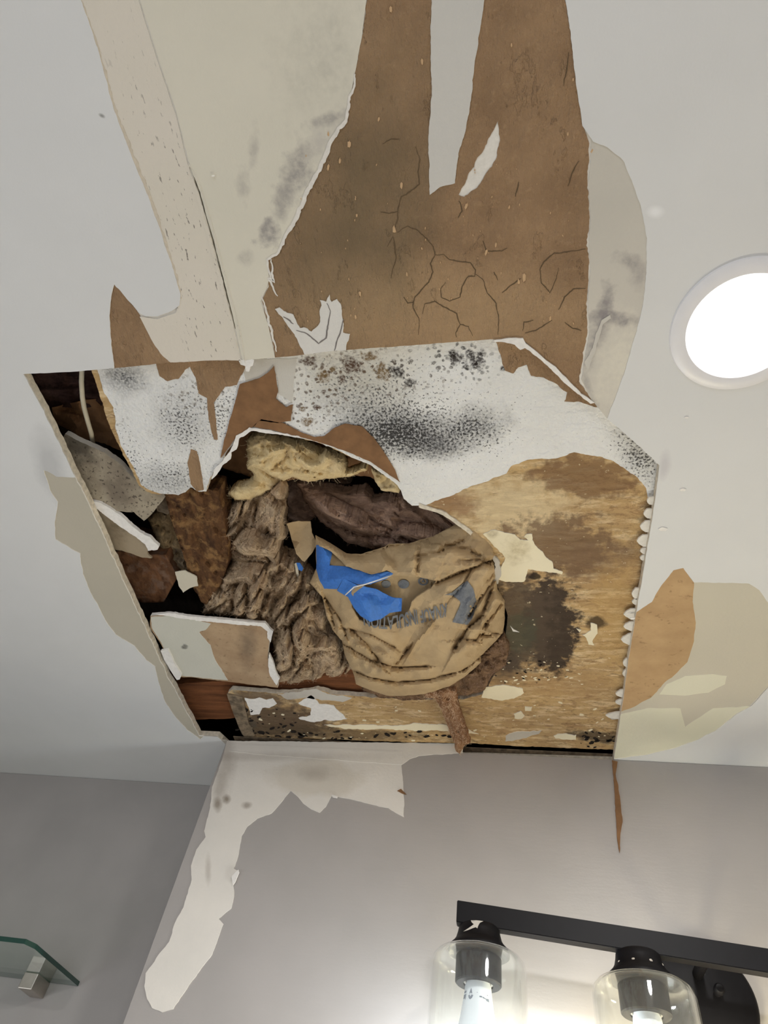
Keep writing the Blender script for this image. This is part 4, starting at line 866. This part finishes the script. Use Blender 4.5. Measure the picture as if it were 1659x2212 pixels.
# ------------------------------------------------------------------ the kraft bag of insulation
bag = thing('insulation_bag', 'crumpled kraft paper insulation bag bulging out of the hole, with blue tape', 'bag', tuple(P(880, 1320, ZC)))
BODY = [(681, 1158), (683, 1228), (669, 1259), (681, 1272), (696, 1289), (705, 1330), (718, 1360), (738, 1384), (745, 1417), (762, 1451), (769, 1478), (802, 1492), (836, 1503), (863, 1504), (921, 1499), (971, 1483), (1005, 1461), (1039, 1431), (1039, 1417), (1062, 1394), (1086, 1367), (1091, 1336), (1090, 1299), (1075, 1275), (1068, 1232), (1070, 1200), (1052, 1160), (1002, 1125), (971, 1141), (937, 1161), (883, 1176), (840, 1178), (829, 1184), (779, 1200), (748, 1198), (718, 1178)]
BODY_J = jag(BODY, 1.0, 6, 180)
pf_b = pillow(BODY_J, 120)
zb = lerp_table([(1120, ZC + .050), (1200, ZC + .034), (1300, ZC + .022), (1420, ZC + .006), (1510, ZC - .008)])
c1 = crumple(640, 1100, 1120, 1530, 56, .0190, 21); c2 = crumple(640, 1100, 1120, 1530, 27, .0065, 22)
folds = [([(1064, 1208), (1032, 1222), (990, 1238), (945, 1257)], 5, .010, 0), ([(960, 1180), (1010, 1190), (1055, 1215)], 6, .008, 0), ([(900, 1205), (950, 1195), (1000, 1170)], 5, .006, 0), ([(1000, 1215), (1036, 1212), (1062, 1225)], 4, .010, 0), ([(905, 1180), (900, 1235)], 5, .006, 0), ([(1064, 1255), (1030, 1300), (1012, 1330)], 5, .010, 0), ([(1020, 1225), (1000, 1262), (965, 1300)], 4, .005, 0), ([(760, 1365), (790, 1392), (815, 1425)], 6, .010, 0), ([(705, 1300), (730, 1335), (745, 1370)], 7, .010, 0), ([(1080, 1305), (1050, 1345), (1040, 1375), (1070, 1372)], 5, .010, 0), ([(762, 1450), (800, 1466), (860, 1476), (930, 1470), (1000, 1450), (1040, 1420)], 4, .010, 10),
         ([(735, 1390), (770, 1410), (820, 1442)], 7, .009, 0), ([(812, 1432), (860, 1445), (920, 1442)], 5, .010, 0), ([(890, 1390), (870, 1415), (855, 1432)], 4, .006, 0),
         ([(986, 1400), (1010, 1362), (1045, 1330), (1062, 1280)], 7, .013, 0), ([(1010, 1385), (1030, 1385), (1050, 1350)], 5, .010, 0),
         ([(1062, 1240), (1040, 1270), (1018, 1310)], 6, .008, 0), ([(700, 1290), (712, 1320), (722, 1360)], 6, .008, 0), ([(745, 1360), (800, 1372), (850, 1400)], 5, .006, 0), ([(930, 1350), (900, 1385), (880, 1420)], 5, -.006, 0),
         ([(1010, 1360), (1045, 1362), (1072, 1380)], 6, -.008, 0), ([(770, 1395), (830, 1415)], 6, -.005, 0)]
def bagz(x, y):
    z = zb(y) - pf_b(x, y) * (.048 - c1(x, y) - c2(x, y))
    for pl, wd, dp, stp in folds:
        d, s = seg_dist(x, y, pl)
        k = 1.45 + 1.1 * noise.noise(Vector((x / 17, y / 17, dp * 900)))
        z += k * dp * math.exp(-(d / wd) ** 2) - (.85 * k * dp * math.exp(-d / (wd * 4.5)) if s > 0 else 0)
    return z
MOUTH = jag([(764, 1282), (790, 1262), (836, 1246), (856, 1243), (904, 1246), (942, 1255), (930, 1272), (905, 1286), (890, 1300), (884, 1318), (868, 1338), (842, 1354), (800, 1352), (776, 1340), (760, 1312)], 1.2, 5, 181)
sheet('paper_wrap', BODY_J, bagz, .003, [M_kraft], bag, holes=[MOUTH], dens=3.6)
sheet('inner_ply', jag([(740, 1262), (790, 1240), (860, 1225), (960, 1238), (945, 1275), (905, 1310), (880, 1350), (840, 1368), (780, 1362), (745, 1330)], 1, 6, 182), lambda x, y: bagz(x, y) * .4 + .6 * (zb(y) - .035) + .012, .002, [M_kraft], bag, dens=7)['label'] = 'inner paper ply seen through the tear'
COL = [(681, 1158), (700, 1168), (718, 1178), (748, 1197), (779, 1199), (829, 1183), (840, 1177), (883, 1175), (937, 1160), (971, 1142), (1002, 1127), (1050, 1160), (1066, 1192), (1064, 1208), (1032, 1219), (988, 1234), (941, 1254), (904, 1246), (856, 1243), (836, 1233), (802, 1241), (748, 1223), (716, 1192), (690, 1180)]
COLJ = jag(COL, 1.2, 5, 183); c3 = crumple(640, 1100, 1120, 1300, 36, .009, 31)
sheet('paper_collar', COLJ, lambda x, y: bagz(x, y) - .010 + c3(x, y) * pillow(COLJ, 14)(x, y), .0025, [M_kraft], bag, dens=6)['label'] = 'folded paper collar at the mouth'
TA = [(683, 1178), (712, 1178), (718, 1192), (712, 1222), (748, 1224), (802, 1241), (836, 1235), (852, 1238), (835, 1250), (800, 1262), (772, 1262), (742, 1250), (728, 1272), (700, 1272), (690, 1252), (683, 1230)]
sheet('adhesive_tape', jag(TA, .8, 5, 184), lambda x, y: bagz(x, y) - .0035, .001, [M_blue], bag, dens=6)['label'] = 'blue tape across the mouth'
TB = [(742, 1250), (772, 1264), (812, 1272), (850, 1292), (868, 1293), (867, 1320), (842, 1324), (822, 1338), (800, 1343), (778, 1330), (764, 1312), (752, 1290), (728, 1276)]
sheet('adhesive_tape', jag(TB, .8, 5, 185), lambda x, y: bagz(x, y) - .004 + .012 * math.exp(-((x - 790) / 30) ** 2 - ((y - 1280) / 14) ** 2), .001, [M_blue], bag, dens=6)['label'] = 'blue tape stuck over the tear'
tl = [(746, 1285), (765, 1268), (790, 1262), (820, 1252), (845, 1243)]
tube('torn_fibre_edge', [P(x, y, bagz(x, y) - .008) for x, y in tl], .0012, M_white, bag, 6)
# printing on the paper: letters and emblem follow the creases
def flat_on_bag(name, polys, off, parent, mat, fn=None, th=.0004):
    fn = fn or bagz
    for i, q in enumerate(polys):
        sheet(name, q, lambda x, y: fn(x, y) - off, th, [mat], parent, dens=4)
EMB = [(1009, 1254), (1022, 1271), (1028, 1292), (1029, 1310), (1020, 1336), (1010, 1350), (977, 1344), (988, 1321), (995, 1305), (993, 1298), (979, 1287), (961, 1285), (977, 1280), (995, 1265)]
flat_on_bag('printed_emblem', [jag(EMB, .5, 5, 186)], .0022, bag, M_ink)
def text_polys(txt):
    cu = bpy.data.curves.new('t', 'FONT'); cu.body = txt; cu.offset = .022; cu.resolution_u = 3
    o = bpy.data.objects.new('t', cu); col.objects.link(o)
    dg = bpy.context.evaluated_depsgraph_get(); dg.update()
    me = bpy.data.meshes.new_from_object(o.evaluated_get(dg))
    bpy.data.objects.remove(o); bpy.data.curves.remove(cu)
    return me
def print_text(name, txt, base, top, label, parent, mat, off=.0024, fn=None):
    """base/top: polylines (px) of the line's foot and head, in reading direction"""
    fn = fn or bagz
    me = text_polys(txt)
    bm = bmesh.new(); bm.from_mesh(me)
    bmesh.ops.subdivide_edges(bm, edges=[e for e in bm.edges if e.calc_length() > .25], cuts=2)
    bmesh.ops.triangulate(bm, faces=bm.faces)
    xs = [v.co.x for v in bm.verts]; x0, x1 = min(xs), max(xs); ys = [v.co.y for v in bm.verts]; y0, y1 = min(ys), max(ys)
    tb = np.linspace(0, 1, len(base)); tt = np.linspace(0, 1, len(top))
    for v in bm.verts:
        t_ = (v.co.x - x0) / (x1 - x0); h = (v.co.y - y0) / (y1 - y0)
        bx, by = np.interp(t_, tb, [p[0] for p in base]), np.interp(t_, tb, [p[1] for p in base])
        tx, ty = np.interp(t_, tt, [p[0] for p in top]), np.interp(t_, tt, [p[1] for p in top])
        x, y = bx + (tx - bx) * h, by + (ty - by) * h
        v.co = P(x, y, fn(x, y) - off)
    for f in bm.faces:
        f.normal_update()
        if f.normal.z > 0: f.normal_flip()
    m2 = bpy.data.meshes.new(name); bm.to_mesh(m2); bm.free()
    o = link(name, m2, mat, parent); o['label'] = label
    return o
print_text('printed_lettering', 'KNAUF INSULATION', [(965, 1302), (940, 1309), (915, 1318), (893, 1316), (868, 1326), (842, 1332), (815, 1333), (784, 1326)],
           [(963, 1333), (944, 1338), (920, 1344), (896, 1350), (872, 1356), (842, 1360), (812, 1358), (786, 1351)], 'grey block lettering printed upside down on the bag', bag, M_ink)
ply = lambda x, y: bagz(x, y) * .4 + .6 * (zb(y) - .035) + .012
for (x, y, r) in [(914, 1256, 11), (872, 1262, 12), (834, 1262, 10)]:
    ro = [(x + r * math.cos(a * math.pi / 12), y + r * .8 * math.sin(a * math.pi / 12)) for a in range(24)]
    ri = [(x + r * .62 * math.cos(a * math.pi / 12), y + r * .5 * math.sin(a * math.pi / 12)) for a in range(24)]
    sheet('printed_roundel', ro, lambda x_, y_: ply(x_, y_) - .0015, .0004, [M_ink], bag, holes=[ri] if r == 11 else [])
    if r == 11: sheet('printed_roundel', [(x - 4, y + 2), (x, y - 5), (x + 4, y + 2)], lambda x_, y_: ply(x_, y_) - .0015, .0004, [M_ink], bag)
# small scrap of the same paper
c4 = crumple(600, 1100, 700, 1240, 26, .020, 41)
ps = thing('kraft_paper_scrap', 'small folded kraft scrap left of the bag mouth with a bit of blue tape', 'paper', tuple(P(650, 1170, ZU + .03)))
sheet('paper', jag([(619, 1131), (645, 1126), (670, 1127), (674, 1151), (684, 1176), (676, 1192), (658, 1214), (652, 1211), (640, 1196), (631, 1169), (625, 1147)], .8, 5, 190), lambda x, y: ZU + .03 + c4(x, y), .0015, [M_kraft], ps, dens=6)
sheet('adhesive_tape', jag([(640, 1216), (648, 1216), (655, 1228), (652, 1234), (644, 1230)], .5, 4, 191), ZU + .028, .001, [M_blue], ps)['label'] = 'blue bit of tape'
sheet('torn_strip', jag([(636, 1218), (640, 1216), (644, 1230), (646, 1246), (641, 1246)], .5, 4, 192), ZU + .027, .001, [M_beige], ps)['label'] = 'cream torn strip'

# ------------------------------------------------------------------ recessed lamp
rl = thing('recessed_light', 'round white recessed lamp shining in the ceiling right of the hole', 'ceiling light', (LC[0], LC[1], ZC))
lathe('trim_ring', [(.0925, 0.0), (.0915, -.003), (.087, -.0055), (.078, -.0065), (.0725, -.0055), (.0705, -.003), (.0700, .004), (.075, .008), (.0925, 0)], LC[0], LC[1], ZC, M_ring, rl, 96)
lathe('diffuser', [(.0, -.001), (.04, -.001), (.0700, -.0005), (.0700, .003), (0, .003)], LC[0], LC[1], ZC, M_led, rl, 96)
lathe('housing', [(.0, .06), (.074, .06), (.074, .004), (.0765, .004), (.0765, .063), (0, .063)], LC[0], LC[1], ZC, M_steel, rl, 64)
ll = bpy.data.lights.new('recessed_light_glow', 'AREA'); ll.shape = 'DISK'; ll.size = .13; ll.energy = 7; ll.color = (1, .98, .95)
lo = bpy.data.objects.new('recessed_light_glow', ll); col.objects.link(lo); lo.location = (LC[0], LC[1], ZC - .008)

# ------------------------------------------------------------------ vanity light
YV = 1.29; DZ = CAMZ
vl = thing('vanity_light', 'black vanity light bar with clear glass shades on the wall', 'wall light', (.16, YB, DZ + .44))
# crossbar, hung a little askew as in the room
def skew_bar(name, x0, x1, zt0, zt1, h, y0, y1, mat, parent):
    V = []
    for x, zt in ((x0, zt0), (x1, zt1)):
        V += [(x, y0, zt), (x, y1, zt), (x, y1, zt - h), (x, y0, zt - h)]
    F = [(0, 1, 2, 3), (7, 6, 5, 4), (0, 4, 5, 1), (1, 5, 6, 2), (2, 6, 7, 3), (3, 7, 4, 0)]
    me = bpy.data.meshes.new(name); me.from_pydata(V, [], F)
    bm = bmesh.new(); bm.from_mesh(me); bmesh.ops.recalc_face_normals(bm, faces=bm.faces)
    bmesh.ops.bevel(bm, geom=bm.edges[:], offset=.0012, segments=2, affect='EDGES'); bm.to_mesh(me); bm.free()
    return link(name, me, mat, parent)
bar_top = lambda x: DZ + .5145 + (x + .0985) * (.4834 - .5145) / (.412 + .0985)
skew_bar('crossbar', -.0985, .62, bar_top(-.0985), bar_top(.62), .036, YV - .012, YV + .010, M_black, vl)
lathe('backplate', [(0, -.012), (.080, -.012), (.086, -.009), (.0893, -.004), (.0893, .0), (0, .0)], .3196, YB - .001, DZ + .444, M_black, vl, 72, axis='Y')
for sx, sz in ((.2745, .452), (.345, .452)):
    lathe('screw', [(0, -.014), (.006, -.013), (.0085, -.009), (.0085, 0), (.006, .001), (.006, .014), (0, .014)], sx, YB - .026, DZ + sz, M_black, vl, 24, axis='Y')
tube('mounting_arm', [(.3196, YB - .012, DZ + .478), (.3196, YV + .006, DZ + .478)], .009, M_black, vl, 16)
AX = [-.0585, .2045, .4675]
caps = []
for k, ax in enumerate(AX):
    zt = bar_top(ax) - .036
    lathe('shade_holder', [(0, .001), (.032, .001), (.0355, -.002), (.037, -.010), (.040, -.020), (.044, -.026), (.0505, -.032), (.0525, -.037), (.0525, -.041), (.0, -.041)], ax, YV, zt, M_black, vl, 64)
    sk = lathe('socket', [(.0, -.045), (.037, -.045), (.0385, -.047), (.0385, -.084), (.0365, -.086), (.0250, -.086), (.0250, -.074), (0, -.074)], ax, YV, zt, M_black, vl, 64)
    lathe('socket_liner', [(.0245, -.0745), (.0245, -.083), (.0215, -.083), (.0215, -.0745)], ax, YV, zt, M_socket, sk, 48, close=True)
    so, si = .0800, .0776
    g = lathe('glass_shade', [(.036, -.0415), (.060, -.0415), (.071, -.0445), (.0775, -.052), (so, -.063), (so, -.175), (si, -.175), (si, -.064), (.075, -.054), (.0695, -.0468), (.060, -.0440), (.036, -.0440)], ax, YV, zt, M_glass, vl, 96, close=True)
    g['label'] = 'clear glass shade'
    lab = ['cool white bulb in the leftmost shade of the vanity light', 'warm white bulb in the middle shade of the vanity light', 'warm white bulb in the shade cut off by the right edge'][k]
    b = thing('light_bulb', lab, 'bulb', (ax, YV, zt - .10), 'bulbs of the vanity light')
    lathe('neck', [(0, -.076), (.0185, -.076), (.0195, -.084), (.0215, -.088), (.0228, -.100), (.0260, -.120), (.0305, -.143), (.0325, -.156)], ax, YV, zt, M_bulbneck, b, 48)
    lathe('globe', [(.0325, -.156), (.0335, -.168), (.032, -.180), (.026, -.191), (.014, -.198), (0, -.200)], ax, YV, zt, M_bulb_cool if k == 0 else M_bulb_warm, b, 48)
    pl = bpy.data.lights.new('bulb_glow', 'POINT'); pl.energy = [3.3, 3.7, 3.7][k]; pl.shadow_soft_size = .034; pl.color = [(.84, .92, 1), (1, .88, .62), (1, .88, .62)][k]
    po = bpy.data.objects.new('bulb_glow', pl); col.objects.link(po); po.location = (ax, YV, zt - .235)
# old paint smears on the left holder
def on_cyl(name, q, ax, zt, rfun, mat, parent, label=None):
    """thin patch wrapped on a round part; q: (angle deg, height)"""
    out = [Vector(p) for p in q]
    vo, eo, fo, *_ = delaunay_2d_cdt(out + [Vector((random.Random(i).uniform(min(p[0] for p in q), max(p[0] for p in q)), random.Random(i + 99).uniform(min(p[1] for p in q), max(p[1] for p in q)))) for i in range(0)], [], [list(range(len(out))) if ccw(q) == list(q) else list(range(len(out)))[::-1]], 1, 1e-6)
    V = []
    for a, h in vo:
        r = rfun(h * .001); an = math.radians(a)
        V.append((ax + r * math.sin(an), YV - r * math.cos(an), zt + h * .001))
    me = bpy.data.meshes.new(name); me.from_pydata(V, [], [tuple(f) for f in fo]); me.update()
    o = link(name, me, mat, parent)
    if label: o['label'] = label
    return o
prof = [(-.041, .0525), (-.037, .0525), (-.032, .0505), (-.026, .044), (-.020, .040), (-.010, .037), (-.002, .0355), (0, .034)]
rf = lambda h: float(np.interp(h, [p[0] for p in prof], [p[1] for p in prof])) + .0006
on_cyl('paint_smear', [(-22, -1), (-6, -1), (4, -1), (14, -1), (4, -5), (0, -10), (-2, -15), (-6, -13), (-14, -15), (-26, -18), (-40, -19), (-30, -16), (-18, -11), (-12, -8), (-18, -5)], AX[0], bar_top(AX[0]) - .036, rf, M_greywhite, vl, 'pale smear of paint on the left holder')
# print on the cool bulb's neck: a recycling-style mark, a code block and two lines of small type
M_bprint = plain('bulb_print', (.22, .26, .33, 1), .7, var=.05)
nprof = [(-.143, .0305), (-.120, .0260), (-.100, .0228), (-.088, .0215)]
nf = lambda h: float(np.interp(h, [p[0] for p in nprof], [p[1] for p in nprof])) + .0004
z0b = bar_top(AX[0]) - .036
neck0 = [o for o in col.objects if o.name == 'neck'][0]
sh = lambda q, da, k=1: [(a * k + da, h) for a, h in q]
for q in ([(-34, -105), (-31, -101), (-27, -96), (-23, -101), (-20, -105), (-27, -103.5)], [(-38, -107), (-31, -106), (-27, -109), (-23, -106), (-16, -107), (-20, -111), (-27, -113), (-34, -111)],
          [(-70, -99), (-52, -99), (-52, -102), (-70, -102)], [(-70, -104), (-56, -104), (-56, -110), (-70, -110)], [(-54, -104), (-51, -104), (-51, -112), (-54, -112)],
          [(-2, -102), (44, -103), (44, -104.2), (-2, -103.2)], [(8, -107), (18, -107), (18, -109), (8, -109)], [(20, -107.5), (48, -108.5), (48, -113), (34, -112), (34, -110), (20, -109.5)]):
    on_cyl('printed_mark', q, AX[0], z0b, nf, M_bprint, neck0)
z1b = bar_top(AX[1]) - .036
on_cyl('paint_smear', [(-60, -19), (-20, -19), (20, -18), (60, -17), (60, -20), (20, -22), (-20, -22), (-60, -22)], AX[1], z1b, rf, M_greywhite, vl)

# ------------------------------------------------------------------ glass shelf, lower left
ZS = CAMZ + .4067
gs = thing('glass_shelf', 'green edged clear glass shelf on the set-back wall, lower left', 'shelf', (-1.2, YL, ZS))
bm = bmesh.new()
q = [(-1.75, YL - .001), (-1.75, 1.402), (-.985, 1.402), (-.972, 1.425), (-.968, YL - .001)]
V = [(x, y, ZS) for x, y in q] + [(x, y, ZS + .009) for x, y in q]
F = [(0, 1, 2, 3, 4)[::-1], (5, 6, 7, 8, 9)] + [(i, (i + 1) % 5, (i + 1) % 5 + 5, i + 5) for i in range(5)]
bm.free()
me = bpy.data.meshes.new('glass_pane'); me.from_pydata(V, [], F); me.polygons.foreach_set('material_index', [0, 0, 1, 1, 1, 1, 1]); me.update()
link('glass_pane', me, [M_shelf, M_shelfedge], gs)
for bx in (-1.055, -1.66):
    boxmesh('shelf_bracket', (bx - .017, YL - .060, ZS - .031), (bx + .017, YL - .0005, ZS - .0005), M_steel, gs, .0015)

# ------------------------------------------------------------------ set each single-mesh thing's origin at its own base
for o in list(col.objects):
    if o.type == 'MESH' and o.parent is None and 'category' in o.keys():
        vs = [v.co for v in o.data.vertices]
        c = Vector((sum(v.x for v in vs) / len(vs), sum(v.y for v in vs) / len(vs), max(v.z for v in vs)))
        o.data.transform(Matrix.Translation(-c)); o.location = c
        for ch in o.children: ch.matrix_parent_inverse = Matrix.Translation(-c)
